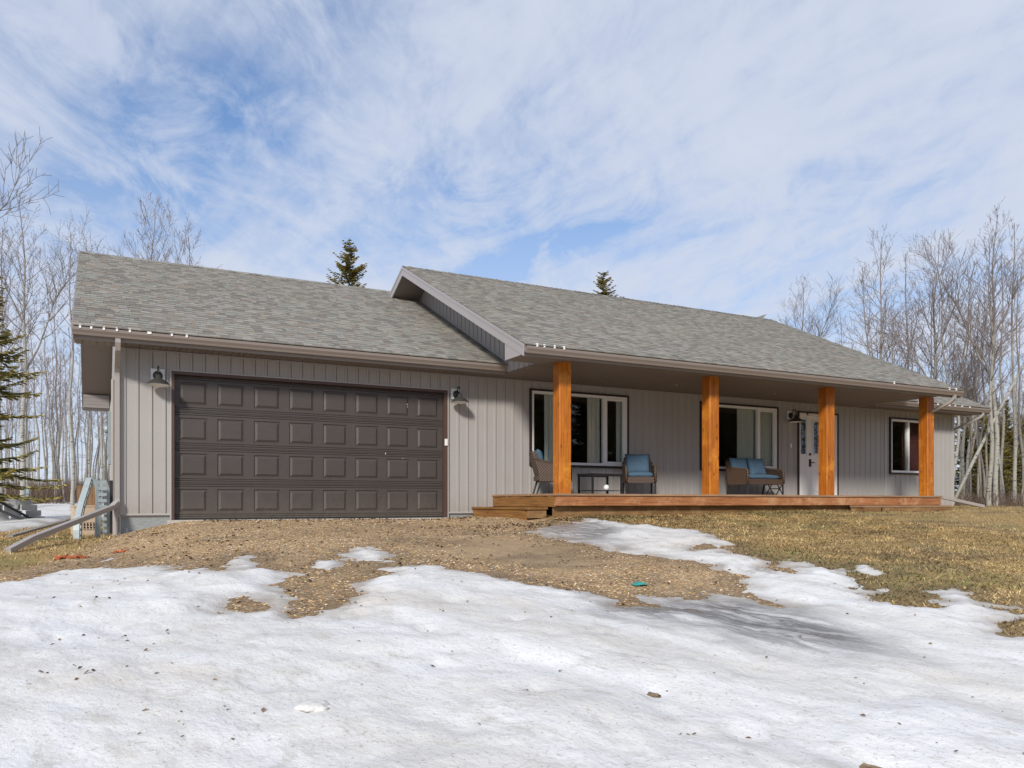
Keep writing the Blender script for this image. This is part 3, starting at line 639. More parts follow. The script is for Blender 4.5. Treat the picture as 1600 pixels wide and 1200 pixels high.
for s in range(4):
    z = .02+s*SH*.995; top = z+SH*.995-.003
    m = MB(); za, zb_ = z+PZ0, z+PZ0+RH
    prof = [(z, .004), (z+.004, 0), (z+.028, 0), (z+.034, .012), (z+.04, 0), (z+.062, 0), (z+.068, .012), (z+.074, 0), (za, 0)]
    def strip(pr):
        n = len(pr); m.add([(DX0, DY+p[1], p[0]) for p in pr]+[(DX1, DY+p[1], p[0]) for p in pr], [(i, i+1, n+i+1, n+i) for i in range(n-1)])
    strip(prof); strip([(zb_, 0), (top-.062, 0), (top-.056, .012), (top-.05, 0), (top-.028, 0), (top-.022, .012), (top-.016, 0), (top-.004, 0), (top, .004)])
    xs = [DX0]+[q for p in PX for q in p]+[DX1]
    for i in range(0, len(xs), 2): m.add([(xs[i], DY, za), (xs[i+1], DY, za), (xs[i+1], DY, zb_), (xs[i], DY, zb_)], [(0, 1, 2, 3)])
    m.build('door_section', 'door', gd, fix=False)
    for a, c in PX: link('raised_panel', rm, gd, (a, DY, za))
m = MB(); m.cbox((5.72, -.055, 1.47), (.055, .03, .13)); kp = m.build('door_keypad', 'plate', house)
# scuffs of white paint on the door
m = MB()
for (sx_, sz_, w_, h_) in ((4.95, 2.17, .018, .018), (4.96, 2.12, .008, .02), (4.52, 1.20, .009, .04), (4.86, 1.13, .02, .01)):
    m.add([(sx_, DY-.004, sz_), (sx_+w_, DY-.0035, sz_+.006), (sx_+w_*.8, DY-.004, sz_+h_), (sx_-.004, DY-.004, sz_+h_*.8)], [(0, 1, 2, 3)])
m.build('paint_scuff', 'plate', gd, fix=False)
# ---------------- windows
def window(x0, x1, z0, z1, mull, name='window', casement=True):
    t = .042; f = .055
    w = MB(); w.box(x0, x1, -.045, .06, z0, z0+f); w.box(x0, x1, -.045, .06, z1-f, z1); w.box(x0, x0+f, -.045, .06, z0+f, z1-f); w.box(x1-f, x1, -.045, .06, z0+f, z1-f)
    w.box(mull-f*.55, mull+f*.55, -.043, .06, z0+f, z1-f)
    o = w.build(name, 'white', house)
    q = MB(); q.box(x0-t, x1+t, -.062, .0, z0-t, z0-.001); q.box(x0-t, x1+t, -.062, .0, z1+.001, z1+t); q.box(x0-t, x0-.001, -.062, .0, z0-.001, z1+.001); q.box(x1+.001, x1+t, -.062, .0, z0-.001, z1+.001)
    q.build('casing', 'dark_trim', o)
    for a, c, deep in ((x0+f, mull-f*.55, 0), (mull+f*.55, x1-f, 1)):
        if deep and casement:
            s = .04; g = MB(); g.box(a+.004, c-.004, -.03, .03, z0+f+.004, z0+f+s); g.box(a+.004, c-.004, -.03, .03, z1-f-s, z1-f-.004); g.box(a+.004, a+s, -.03, .03, z0+f+s, z1-f-s); g.box(c-s, c-.004, -.03, .03, z0+f+s, z1-f-s)
            g.build('sash', 'white', o); a += s; c -= s; zz0, zz1 = z0+f+s, z1-f-s
        else: zz0, zz1 = z0+f, z1-f
        MB().box(a, c, .005, .011, zz0, zz1).build('pane', 'glass', o)
    return o
window(7.642, 10.058, 1.088, 2.612, 9.47); window(12.182, 14.598, 1.088, 2.612, 13.985); window(18.855, 20.48, 1.115, 2.575, 19.60, casement=False)
b = MB(); b.add([(6.9, .17, .3), (21.4, .17, .3), (21.4, 5, .3), (6.9, 5, .3), (6.9, .17, 2.8), (21.4, .17, 2.8), (21.4, 5, 2.8), (6.9, 5, 2.8)], [(0, 1, 2, 3), (4, 5, 6, 7), (3, 2, 6, 7), (0, 3, 7, 4), (1, 2, 6, 5)])
for xx in (11.2, 15.0, 17.4): b.box(xx, xx+.12, .17, 5, .3, 2.8)
b.build('interior_wall', 'inner', house)
def curtain(x0, x1, z0, z1, label, group=None):
    m = MB(); n = int((x1-x0)/.022); pr = [(x0+(x1-x0)*i/n, .095+.028*math.sin(i*1.25)+.01*math.sin(i*.5)) for i in range(n+1)]
    m.add([(a, q, z0) for a, q in pr]+[(a, q+.01*math.sin(i), z1) for i, (a, q) in enumerate(pr)], [(i, i+1, n+2+i, n+1+i) for i in range(n)])
    tag(m.build('curtain', 'curtain', None, True), label, 'curtain', group)
curtain(8.02, 8.24, 1.05, 2.65, 'pale curtain gathered behind the big window, chair back in front')
curtain(9.10, 9.43, 1.05, 2.65, 'pale curtain behind the mullion of the window beside the patio table')
curtain(9.86, 10.06, 1.05, 2.65, 'narrow curtain at the window edge above the wicker armchair')
curtain(13.42, 13.93, 1.05, 2.65, 'pale curtain hanging behind the window over the loveseat')
curtain(14.13, 14.54, 1.05, 2.65, 'pale curtain behind the narrow casement near the front door')
tag(MB().box(19.66, 20.6, .2, .22, 1.0, 2.6).build('window_blind', 'blind'), 'dark red blind behind the sliding window', 'blind')
# ---------------- front door with sidelight
fd = MB().box(15.70, 16.66, -.0, .045, .47, 2.50).build('front_door', 'white', house)
b = MB(); b.box(15.37, 15.42, -.04, .06, .45, 2.56); b.box(15.63, 15.695, -.04, .06, .45, 2.56); b.box(16.665, 16.75, -.04, .06, .45, 2.56); b.box(15.42, 16.665, -.04, .06, 2.505, 2.56); b.box(15.42, 15.63, -.03, .05, .46, 1.52); b.box(15.42, 15.63, -.03, .05, 2.40, 2.505)
dfm = b.build('door_frame', 'white', house)
MB().box(15.33, 15.368, -.055, .0, .42, 2.60).box(16.752, 16.79, -.055, .0, .42, 2.60).box(15.368, 16.752, -.055, .0, 2.562, 2.60).build('casing', 'dark_trim', dfm)
MB().box(15.42, 15.63, .0, .01, 1.52, 2.40).build('sidelight_pane', 'leaded', dfm)
MB().box(15.69, 16.67, -.06, .04, .445, .468).build('threshold', 'steel', dfm)
b = MB(); b.box(15.90, 16.46, -.016, -.001, 1.54, 2.36); gp = b.build('door_glass', 'leaded', fd)
b = MB()
for a in (15.88, 16.46): b.box(a, a+.022, -.024, -.002, 1.52, 2.38)
for a in (1.52, 2.36): b.box(15.902, 16.458, -.024, -.002, a, a+.022)
b.build('glass_bead', 'white', fd)
b = MB()
for i in range(1, 5): b.box(15.90+i*.112-.003, 15.90+i*.112+.003, -.02, -.0165, 1.542, 2.358)
for i in range(1, 6): b.box(15.902, 16.458, -.0205, -.017, 1.54+i*.137-.003, 1.54+i*.137+.003)
b.build('lead_came', 'black', gp)
for a, c in ((15.86, 16.12), (16.24, 16.50)):
    m = MB(); w, h = c-a, .68; vs = []
    for ins, d in ((0, -.001), (.01, -.008), (.03, -.008), (.06, -.002)): vs += [(a+ins, d, .58+ins), (c-ins, d, .58+ins), (c-ins, d, .58+h-ins), (a+ins, d, .58+h-ins)]
    m.add(vs, [(i*4+k, i*4+(k+1) % 4, (i+1)*4+(k+1) % 4, (i+1)*4+k) for i in range(3) for k in range(4)]+[(12, 13, 14, 15)]); m.build('door_panel', 'white', fd)
b = MB(); b.cbox((15.79, -.012, 1.30), (.06, .025, .19)); b.tube([(15.79, -.03, 1.31), (15.79, -.06, 1.31), (15.90, -.06, 1.31)], .011, 8); b.build('handle', 'black', fd)
b = MB(); b.lathe([(0, 0), (.032, 0), (.032, .02), (0, .02)], (15.79, -.001, 1.52), 16, Matrix.Rotation(R(90), 3, 'X')); b.build('deadbolt', 'black', fd)
MB().cbox((15.08, -.035, 1.72), (.05, .02, .11)).build('doorbell', 'plate', house)

# ---------------- roofs
def slope_slab(name, x0, x1, ya, za, yb, zb, th, m, parent=house):
    return MB().prism([(ya, za), (yb, zb), (yb, zb-th), (ya, za-th)], 0, x0, x1).build(name, m, parent)
e = .014
roof_g = slope_slab('garage_roof', GX0, GX1, -.71, G(-.71)-e, GR, G(GR)-e, .13, 'soffit'); slope_slab('rear_slope', GX0, GX1, GR, G(GR), 10.14, 2.983, .144, 'roofplain', roof_g)
roof_m = slope_slab('main_roof', MX0, MX1, -2.72, Mz(-2.72)-e, MR, Mz(MR)-e, .13, 'soffit'); slope_slab('rear_slope', MX0, MX1, MR, Mz(MR), 9.23, 2.948, .144, 'roofplain', roof_m)
roof_w = slope_slab('wing_roof', WX0, WX1, -.71, G(-.71)-e, GR, G(GR)-e, .13, 'soffit'); slope_slab('rear_slope', WX0, WX1, GR, G(GR), 10.14, 2.983, .144, 'roofplain', roof_w)
# shingles: real tabs, laminated look
PALS = [(.285, .265, .235), (.33, .315, .28), (.205, .187, .163), (.245, .223, .193), (.36, .345, .31), (.275, .232, .188), (.27, .268, .236), (.18, .167, .15), (.315, .285, .24), (.305, .298, .27)]
WID = [.07, .11, .15, .20]; EXPO = .143; TH = math.atan(SL)
_sh = {}
def tab(wi, ci, hi):
    k = (wi, ci, hi)
    if k not in _sh:
        m = MB(); m.col = PALS[ci]; w = WID[wi]-.002; h = (.006, .017)[hi]; L = EXPO+.02
        m.add([(0, 0, -.004), (w, 0, -.004), (w, 0, h), (0, 0, h), (0, L, .001), (w, L, .001), (0, L, -.01), (w, L, -.01)], [(0, 1, 2, 3), (3, 2, 5, 4), (0, 3, 4, 6), (1, 7, 5, 2)]); _sh[k] = m.mesh('shingle', 'shingle')
    return _sh[k]
rs = random.Random(11); TABS = []
def lay(x0, x1, yb, f, yr, parent, clip=None):
    L = (yr-yb)/math.cos(TH); n = int(L/EXPO)
    for i in range(n+1):
        s = i*EXPO; y = yb+s*math.cos(TH); z = f(y); x = x0-rs.uniform(0, .12); prev = 0
        if yr-y < .03: break
        while x < x1-.001:
            wi = rs.choice((0, 1, 2, 2, 3, 3)); w = WID[wi]; a = max(x, x0); c = min(x+w, x1)
            hi = 1-prev if rs.random() < .75 else prev; prev = hi
            ci = rs.choice((0, 1, 3, 4, 6, 8, 9, 1, 0) if hi else (2, 3, 5, 7, 0, 6, 2, 8))
            if c-a > .03 and not (clip and not clip(.5*(a+c), y)): TABS.append((parent, a, y, z, wi, ci, hi, c-a, a > x or c < x+w))
            x += w
lay(GX0-.01, GX1-.02, -.76, G, GR, roof_g, lambda x, y: not (x > MX0+.9 and y > -.2 and False)); lay(MX0-.01, MX1+.01, -2.775, Mz, MR, roof_m); lay(MX1-.5, WX1+.01, -.76, G, 2.2, roof_w, lambda x, y: x > MX1-.45)
def rank(t):
    d = Vector((t[1]+.1-CAM[0], t[2]-CAM[1], t[3]-CAM[2])); nrm = Vector((0, -math.sin(TH), math.cos(TH))); return -abs(d.normalized().dot(nrm))*WID[t[4]]/d.length_squared if not t[8] else 0
order = sorted(range(len(TABS)), key=lambda i: rank(TABS[i])); single = set(order[:300])
rest = {}
ca, sa = math.cos(TH), math.sin(TH)
for i, (p, x, y, z, wi, ci, hi, w, cut) in enumerate(TABS):
    if i in single: link('shingle', tab(wi, ci, hi), p, (x, y, z), (TH, 0, 0)); continue
    m = rest.setdefault(p.name, (p, MB()))[1]; m.col = PALS[ci]; w -= .002; h = (.006, .017)[hi]; L = EXPO+.02
    pts = [(0, 0, -.004), (w, 0, -.004), (w, 0, h), (0, 0, h), (0, L, .001), (w, L, .001), (0, L, -.01), (w, L, -.01)]
    m.add([(x+a, y+q*ca-r*sa, z+q*sa+r*ca) for a, q, r in pts], [(0, 1, 2, 3), (3, 2, 5, 4), (0, 3, 4, 6), (1, 7, 5, 2)])
for p, m in rest.values(): tag(m.build('shingles', 'shingle', p, fix=False), kind='stuff')
def ridgecap(x0, x1, yr, zr, parent):
    x = x0; m = MB()
    while x < x1:
        m.col = rs.choice(PALS[:7]); h = rs.uniform(.012, .02)
        m.add([(x, yr-.13, zr-.13*SL+h), (x, yr, zr+h+.004), (x, yr+.13, zr-.13*SL+h), (min(x+.16, x1), yr-.13, zr-.13*SL+h-.008), (min(x+.16, x1), yr, zr+h-.006), (min(x+.16, x1), yr+.13, zr-.13*SL+h-.008)], [(0, 1, 4, 3), (1, 2, 5, 4)]); x += .143
    m.build('ridge_cap', 'shingle', parent, fix=False)
ridgecap(GX0, 6.2, GR, G(GR), roof_g); ridgecap(MX0, MX1, MR, Mz(MR), roof_m)
# small peak of the rear cross gable showing over the ridge
MB().prism([(5.45, 17.45), (5.98, 17.70), (6.19, 18.24), (5.97, 17.98), (5.45, 17.75)], 1, 3.86, 4.16).build('rear_gable_peak', 'roofplain', house)

# fascia, gutters, rake boards, soffits
def gutter(x0, x1, yf, zt, parent=house, name='gutter'):
    z0 = zt-.115; p = [(yf, z0), (yf-.08, z0), (yf-.092, z0+.03), (yf-.12, z0+.072), (yf-.122, zt), (yf-.108, zt), (yf-.106, z0+.085), (yf-.004, z0+.085), (yf, zt)]
    return MB().prism(p, 0, x0, x1).build(name, 'gutter', parent)
def fascia(x0, x1, yf, z0, z1): return MB().box(x0, x1, yf, yf+.025, z0, z1).build('fascia', 'fascia', house)
gutter(GX0-.015, 6.735, -.622, 2.955); fascia(GX0, 6.745, -.620, SOF-.03, 2.94)
gutter(MX0+.02, MX1+.02, -2.642, 2.925); fascia(MX0, MX1, -2.640, 2.772, 2.93)
gutter(WX0+.5, WX1+.03, -.622, 2.955); fascia(WX0+.5, WX1, -.620, SOF-.03, 2.94)
def rake(x0, x1, pts, h, m='rake', name='rake_fascia', dz=0):
    for (ya, za), (yb, zb) in zip(pts, pts[1:]): MB().prism([(ya, za-dz), (yb, zb-dz), (yb, zb-dz-h), (ya, za-dz-h)], 0, x0, x1).build(name, m, house)
mz = [(-2.70, Mz(-2.70)-.02), (MR, Mz(MR)-.02), (9.2, 2.95)]
rake(MX0-.026, MX0-.001, mz, .20); rake(MX0-.036, MX0-.027, mz, .055, 'rake', 'drip_edge', -.004)
rake(MX1+.001, MX1+.026, mz, .20)
gz_ = [(-.68, G(-.68)-.02), (GR, G(GR)-.02), (10.1, 2.99)]
rake(GX0-.026, GX0-.001, gz_, .19, 'fascia'); rake(WX1+.001, WX1+.026, gz_, .19, 'fascia')
# pork-chop eave return of the main gable
MB().prism([(-2.638, 2.785), (-2.02, 2.785), (-2.02, Mz(-2.02)-.18), (-2.638, Mz(-2.638)-.16)], 0, MX0-.018, XM).build('eave_return', 'rake', house)
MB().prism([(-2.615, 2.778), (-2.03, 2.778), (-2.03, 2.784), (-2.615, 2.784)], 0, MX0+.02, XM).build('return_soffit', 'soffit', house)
# garage rake soffit and rear eave return
MB().prism([(-.6, G(-.6)-.19), (GR, G(GR)-.19), (GR, G(GR)-.18), (-.6, G(-.6)-.18)], 0, GX0, -.004).prism([(GR, G(GR)-.19), (10.0, 3.05-.2), (10.0, 3.05-.19), (GR, G(GR)-.18)], 0, GX0, -.004).build('rake_soffit', 'soffit', house)
m = MB()
for i in range(4): m.box(GX0+.005, -.035, 9.30-.004*(i % 2), 9.36, 2.80+i*.085, 2.80+i*.085+.081)
m.build('rear_eave_return', 'fascia', house); MB().box(GX0-.02, .0, 9.36, 10.05, 2.79, 2.83).build('rear_soffit', 'soffit', house); MB().box(GX0-.03, .0, 10.05, 10.17, 2.85, 2.97).build('rear_gutter', 'gutter', house)
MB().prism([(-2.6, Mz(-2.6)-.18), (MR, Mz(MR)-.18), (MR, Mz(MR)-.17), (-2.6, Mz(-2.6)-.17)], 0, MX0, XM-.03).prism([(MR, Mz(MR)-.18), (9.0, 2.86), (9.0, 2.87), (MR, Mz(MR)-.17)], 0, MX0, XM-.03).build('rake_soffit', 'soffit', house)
# soffit panels: grooved boards across the eaves and the porch ceiling
SP = .305; _sp = {}
def soffit_panel(x, w, y0, y1):
    k = (round(w, 3), y0, y1)
    if k not in _sp:
        pr = []
        for j in range(3):
            o = j*SP/3
            if o+.1 > w+.002: break
            pr += [(o, .009), (o+.004, 0), (o+SP/3-.008, 0), (o+SP/3-.004, .009)]
        n = len(pr); m = MB(); m.add([(a, y0, c) for a, c in pr]+[(a, y1, c) for a, c in pr], [(i+1, i, n+i, n+i+1) for i in range(n-1)]); _sp[k] = m.mesh('soffit_panel', 'soffit')
    return link('soffit_panel', _sp[k], house, (x, 0, SOF))
x = GX0+.02
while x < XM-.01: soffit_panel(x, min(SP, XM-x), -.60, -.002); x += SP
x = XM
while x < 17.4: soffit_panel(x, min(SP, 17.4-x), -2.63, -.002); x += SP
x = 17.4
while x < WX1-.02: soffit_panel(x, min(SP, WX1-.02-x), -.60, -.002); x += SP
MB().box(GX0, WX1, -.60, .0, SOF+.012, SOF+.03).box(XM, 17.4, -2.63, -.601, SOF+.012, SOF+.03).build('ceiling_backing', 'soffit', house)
MB().box(17.4, 17.43, -2.62, -.0, SOF-.002, Mz(-2.62)-.14).prism([(-2.6, SOF), (0, SOF), (0, Mz(0)-.16), (-2.6, Mz(-2.6)-.16)], 0, 17.431, 17.46).build('porch_end', 'siding', house)
for xx, yy in ((7.9, -1.0), (10.7, -.95), (13.6, -.95)): MB().lathe([(0, 0), (.022, 0), (.022, -.006), (0, -.008)], (xx, yy, SOF-.001), 12).build('ceiling_hook', 'plate', house)
# white light clips on the gutters
def clip(x, y, z, w=.025):
    m = MB(); m.box(x, x+w, y-.012, y+.01, z-.03, z+.028); m.box(x+.002, x+w-.004, y+.011, y+.07, z+.012, z+.026); m.build('gutter_clip', 'plate', house)
for x, w in ((-.58, .03), (-.43, .03), (-.26, .03), (-.08, .03), (.10, .03), (.36, .06), (.70, .03), (.92, .03)): clip(x, -.744, 2.962, w)
for x in (6.22, 6.36, 6.56, 6.75): clip(x, -2.764, 2.945, .03)
for x in (15.3, 17.25, 17.5): clip(x, -2.764, 2.945, .04)
for x in (19.0, 19.3, 19.55, 19.8, 20.05, 20.3, 20.55, 20.85, 21.2): clip(x, -.744, 2.962, .05)
# downspouts
MB().pipe([(-.05, -.66, 2.86), (-.05, -.66, 2.78), (-.05, -.60, 2.68), (-.05, -.16, 2.48), (-.05, -.085, 2.40), (-.05, -.085, .34), (-.05, -.12, .26)], .075, .06).build('downspout', 'pipe', house)
ez = gz(-1.34, -2.25)
MB().pipe([(-.055, -.125, .285), (-.12, -.21, .215), (-1.12, -1.85, ez+.16), (-1.36, -2.30, ez+.02)], .085, .07).build('downspout_extension', 'pipe', house)
MB().tube([(-.07, -.085, .24), (-.07, -.085, -.35)], .045, 12).build('drain_pipe', 'pipe', house)
MB().pipe([(17.55, -2.70, 2.83), (17.55, -2.70, 2.74), (17.53, -2.62, 2.66), (17.44, -2.15, 2.46), (17.42, -2.03, 2.36), (17.42, -2.03, .62), (17.46, -2.06, .54)], .08, .06).build('downspout', 'pipe', house)
MB().pipe([(17.35, -2.12, .50), (17.6, -2.16, .46), (19.15, -2.40, gz(19.2, -2.4)+.06)], .09, .07).build('downspout_extension', 'pipe', house)
MB().pipe([(21.95, -.67, 2.85), (21.95, -.67, 2.78), (21.93, -.62, 2.72), (21.72, .02, 2.42), (21.70, .06, 2.36), (21.70, .06, .3)], .08, .06).build('downspout', 'pipe', house)
# electric meter and conduit on the side wall
mt = MB().box(-.14, -.025, 3.2, 3.5, 1.05, 2.1).build('meter_box', 'steel', house)
MB().lathe([(.0, .0), (.08, .0), (.085, .03), (.06, .07), (0, .075)], (-.14, 3.35, 1.75), 18, Matrix.Rotation(R(-90), 3, 'Y')).build('meter', 'steel', mt, True)
MB().tube([(-.06, 3.0, -.3), (-.06, 3.0, 2.7)], .03, 10).build('conduit', 'pipe', house)
# porch posts (stained, split-face with a seam)
for i, x in enumerate((7.02, 10.52, 13.86, 17.30)):
    w, y0, c = .245, -2.2, .012
    p = [(x+c, y0), (x+w*.56, y0), (x+w*.565, y0+.008), (x+w*.57, y0), (x+w-c, y0), (x+w, y0+c), (x+w, y0+w-c), (x+w-c, y0+w), (x+c, y0+w), (x, y0+w-c), (x, y0+c)]
    if i: p = [p[0], p[4]]+p[5:]
    MB().prism(p, 2, .452, SOF-.001).build('porch_post', 'post', house)

# ------------------------------------------------------------------ deck and steps
deck = empty('porch_deck', (6.76, -2.45, 0), 0, 'long low stained wooden deck under the porch roof', 'deck')
def dpart(b, name, m): return b.build(name, m, deck, loc=(-6.76, 2.45, 0))
rd = random.Random(5)
for i in range(18):
    y = -2.49+i*.1375
    dpart(MB().box(6.745+rd.uniform(-.012, .01), 17.42+rd.uniform(-.01, .01), y, y+.132, .412, .450-rd.uniform(0, .002)), 'deck_board', 'deckboard')
dpart(MB().box(6.775, 17.40, -2.465, -2.425, .235, .409), 'front_rim', 'rim')
dpart(MB().box(6.762, 6.80, -2.424, -.01, .215, .409), 'side_rim', 'oldwood_y'); dpart(MB().box(17.36, 17.40, -2.424, -.01, .2, .409), 'side_rim', 'oldwood_y')
for a, c in ((6.81, 8.9), (8.906, 11.2), (11.206, 13.4), (13.406, 15.6), (15.606, 17.35)): dpart(MB().box(a, c, -2.33, -2.29, -.1, .234), 'skirt_board', 'oldwood')
for xx in (8.5, 11, 13.5, 16): dpart(MB().box(xx, xx+.14, -2.28, -.1, .1, .40), 'joist_beam', 'oldwood_y')
def step(name, x0, x1, y0, y1, zt, zb, label, along_y, group=None):
    s = empty(name, ((x0+x1)/2, (y0+y1)/2, zb), 0, label, 'step', group); off = (-(x0+x1)/2, -(y0+y1)/2, -zb); n = 3 if along_y else 2
    for i in range(n):
        if along_y: a = x0+(x1-x0)*i/n; MB().box(a, a+(x1-x0)/n-.006, y0-.02, y1, zt-.038, zt).build('tread_board', 'oldwood_y', s, loc=off)
        else: a = y0+(y1-y0)*i/n; MB().box(x0, x1, a, a+(y1-y0)/n-.006, zt-.038, zt).build('tread_board', 'deckboard', s, loc=off)
    MB().box(x0+.025, x0+.06, y0+.03, y1-.01, zb, zt-.04).build('side_board', 'oldwood_y' if along_y else 'oldwood', s, loc=off)
    MB().box(x0+.061, x1-.02, y0+.01, y0+.045, zb+.045 if along_y else zb, zt-.04).build('front_board', 'oldwood', s, loc=off)
    if not along_y: MB().box(x1-.06, x1-.02, y0+.046, y1-.01, zb, zt-.04).build('side_board', 'oldwood_y', s, loc=off); MB().box(14.86, 14.89, y0-.002, y0+.012, zb, zt-.04).build('joint_strip', 'dark_trim', s, loc=off)
    return s
step('box_step', 6.28, 6.745, -2.24, -.03, .205, -.03, 'weathered wooden box step joining the deck end nearest the garage door', True)
step('box_step', 14.25, 17.30, -2.80, -2.47, .225, .06, 'long low wooden step along the deck front by the downspout', False)

# ------------------------------------------------------------------ wall lamps
def wall_lamp(x, z, label, y=-.027):
    L = empty('wall_lamp', (x, y, z), 0, label, 'lamp')
    MB().box(-.105, .105, -.016, .0, -.105, .105).build('mounting_plate', 'plate', L)
    rx = Matrix.Rotation(R(90), 3, 'X')
    MB().lathe([(0, .0), (.07, 0), (.075, .02), (.055, .045), (0, .055)], (0, -.017, -.01), 20, rx).build('canopy', 'black', L, True)
    pts = [(0, -.06, .0)]+[(0, -.14-.06*math.cos(a), .04+.085*math.sin(a)) for a in np.linspace(math.pi*.98, .02, 9)]; pts = [(0, -.05, 0), (0, -.075, .03)]+pts[1:]+[(0, -.20, -.03)]
    MB().tube(pts, .012, 8).build('gooseneck', 'black', L, True)
    MB().lathe([(.0, -.02), (.035, -.02), (.042, -.06), (.06, -.085), (.12, -.115), (.165, -.165), (.175, -.185)], (0, -.20, 0), 28).build('lamp_shade', 'shade_metal', L, True)
    MB().lathe([(.173, -.187), (.16, -.166), (.115, -.12), (.05, -.092), (.0, -.09)], (0, -.20, 0), 28).build('shade_lining', 'plate', L, True)
    MB().lathe([(.0, -.165), (.02, -.16), (.032, -.13), (.02, -.095)], (0, -.20, 0), 14).build('bulb', 'plate', L, True)
    return L
wall_lamp(.555, 2.40, 'dark barn lamp on white plate beside the corner downspout')
wall_lamp(5.94, 2.43, 'dark barn lamp between garage door and porch')
wall_lamp(15.06, 2.48, 'dark barn lamp beside the white front door')

# ------------------------------------------------------------------ patio furniture
DZ = .4505
def cushion_mesh(w, d, h, pinch=.06, seed=0):
    rr = random.Random(seed); n = 13; top = []; bot = []
    for j in range(n):
        for i in range(n):
            u = i/(n-1)*2-1; v = j/(n-1)*2-1
            e = (max(0, 1-abs(u)**4.5)*max(0, 1-abs(v)**4.5))**.42
            px_ = w/2*u*(1-pinch*(1-abs(v)**2)*.5); py_ = d/2*v*(1-pinch*(1-abs(u)**2)*.5)
            wob = .008*math.sin(u*5+seed)*math.cos(v*4+seed*2); top.append((px_, py_, h/2*e+wob*e)); bot.append((px_, py_, -h/2*e+wob*e))
    m = MB(); q = [(j*n+i, j*n+i+1, (j+1)*n+i+1, (j+1)*n+i) for j in range(n-1) for i in range(n-1)]
    m.add(top, q); m.add(bot, [f[::-1] for f in q]); me = m.mesh('cushion', 'cushion', True)
    bm = bmesh.new(); bm.from_mesh(me); bmesh.ops.remove_doubles(bm, verts=bm.verts, dist=.0008); bmesh.ops.recalc_face_normals(bm, faces=bm.faces); bm.to_mesh(me); bm.free(); return me
def loop_slab(prof, x0, x1): return MB().prism(prof, 0, x0, x1)
def wicker_seat(name, w, d, loc, rz, label, cat, backs, cushlabel):
    # local frame: front faces -y, origin on the deck at the middle of the footprint
    S = empty(name, loc, rz, label, cat); a = w/2; f = -d/2
    MB().box(-a+.03, a-.03, f+.02, d/2-.05, .27, .36).build('seat', 'wicker', S)
    MB().box(-a+.02, a-.02, f, f+.025, .25, .375).build('front_apron', 'wicker', S)
    MB().prism([(d/2-.14, .34), (d/2-.09, .34), (d/2+.05, .80), (d/2+.02, .82), (d/2-.03, .81)], 0, -a+.05, a-.05).build('backrest', 'wicker', S)
    MB().tube([(-a+.03, d/2-.10, .36), (-a+.035, d/2-.03, .60), (-a+.07, d/2+.02, .80), (-a+.12, d/2+.035, .83), (a-.12, d/2+.035, .83), (a-.07, d/2+.02, .80), (a-.035, d/2-.03, .60), (a-.03, d/2-.10, .36)], .022, 8).build('back_rail', 'wicker', S, True)
    for s in (-1, 1):
        xx = s*(a-.03)
        arm = [(f+.01, .25), (d/2-.10, .25), (d/2-.02, .66), (d/2-.08, .64), (f+.20, .575), (f+.03, .565)]
        MB().prism(arm, 0, xx-.022, xx+.022).build('arm_panel', 'wicker', S)
        MB().tube([(xx, d/2-.02, .69), (xx, d/2-.2, .625), (xx, f+.16, .59), (xx, f+.02, .58), (xx, f-.005, .54), (xx, f+.0, .26)], .03, 8).build('arm_rail', 'wicker', S, True)
        MB().tube([(xx, f+.02, .27), (xx*1.0, f+.01, .0)], [.022, .017], 8).build('leg', 'black', S); MB().tube([(xx, d/2-.12, .27), (xx, d/2-.04, .0)], [.022, .017], 8).build('leg', 'black', S)
    mt = Matrix.Rotation(rz, 4, 'Z')
    def place(nm, me, p, rx, label_):
        o = link(nm, me); q = mt @ Vector(p); o.location = Vector(loc)+q; o.rotation_euler = (Matrix.Rotation(rz, 3, 'Z') @ Matrix.Rotation(rx, 3, 'X')).to_euler(); tag(o, label_, 'cushion'); return o
    place('seat_cushion', cushion_mesh(w-.10, d-.12, .13, .02, 2), (0, -.035, .42), 0, cushlabel[0])
    bw = (w-.12)/backs
    for k in range(backs): place('back_cushion', cushion_mesh(bw*.99, .46, .15, .10, 5+k), (-(w-.12)/2+bw*(k+.5), d/2-.13-.02*k, .665), R(72), cushlabel[1+k])
    return S
wicker_seat('wicker_armchair', .66, .70, (7.62, -.85, DZ), R(68), 'brown wicker armchair turned side on, behind the post nearest the garage', 'chair', 1,
    ['blue seat pad on the wicker armchair turned side on', 'blue back cushion on the wicker armchair turned side on'])
wicker_seat('wicker_armchair', .66, .68, (9.83, -.78, DZ), R(-30), 'brown wicker armchair facing outward below the window, right of the small table', 'chair', 1,
    ['blue seat pad on the wicker armchair facing outward', 'plump blue back cushion on the wicker armchair facing outward'])
wicker_seat('wicker_loveseat', 1.16, .70, (13.12, -.78, DZ), 0, 'two seat brown wicker loveseat with blue cushions under the window', 'loveseat', 2,
    ['long blue seat pad on the wicker loveseat', 'blue back cushion on the loveseat at the arm nearer the table', 'blue back cushion on the loveseat at the front door end'])
T = empty('patio_table', (8.80, -.85, DZ), R(4), 'low dark metal table with lower shelf between two wicker armchairs', 'table')
MB().box(-.40, .40, -.26, .26, .405, .425).build('table_top', 'black', T); MB().box(-.37, .37, -.23, .23, .075, .088).build('shelf', 'black', T)
for sx_ in (-1, 1):
    for sy_ in (-1, 1): MB().cbox((sx_*.37, sy_*.23, .2025), (.035, .035, .405)).build('leg', 'black', T)
MB().box(-.37, .37, -.245, -.225, .37, .40).box(-.37, .37, .225, .245, .37, .40).build('apron', 'black', T)
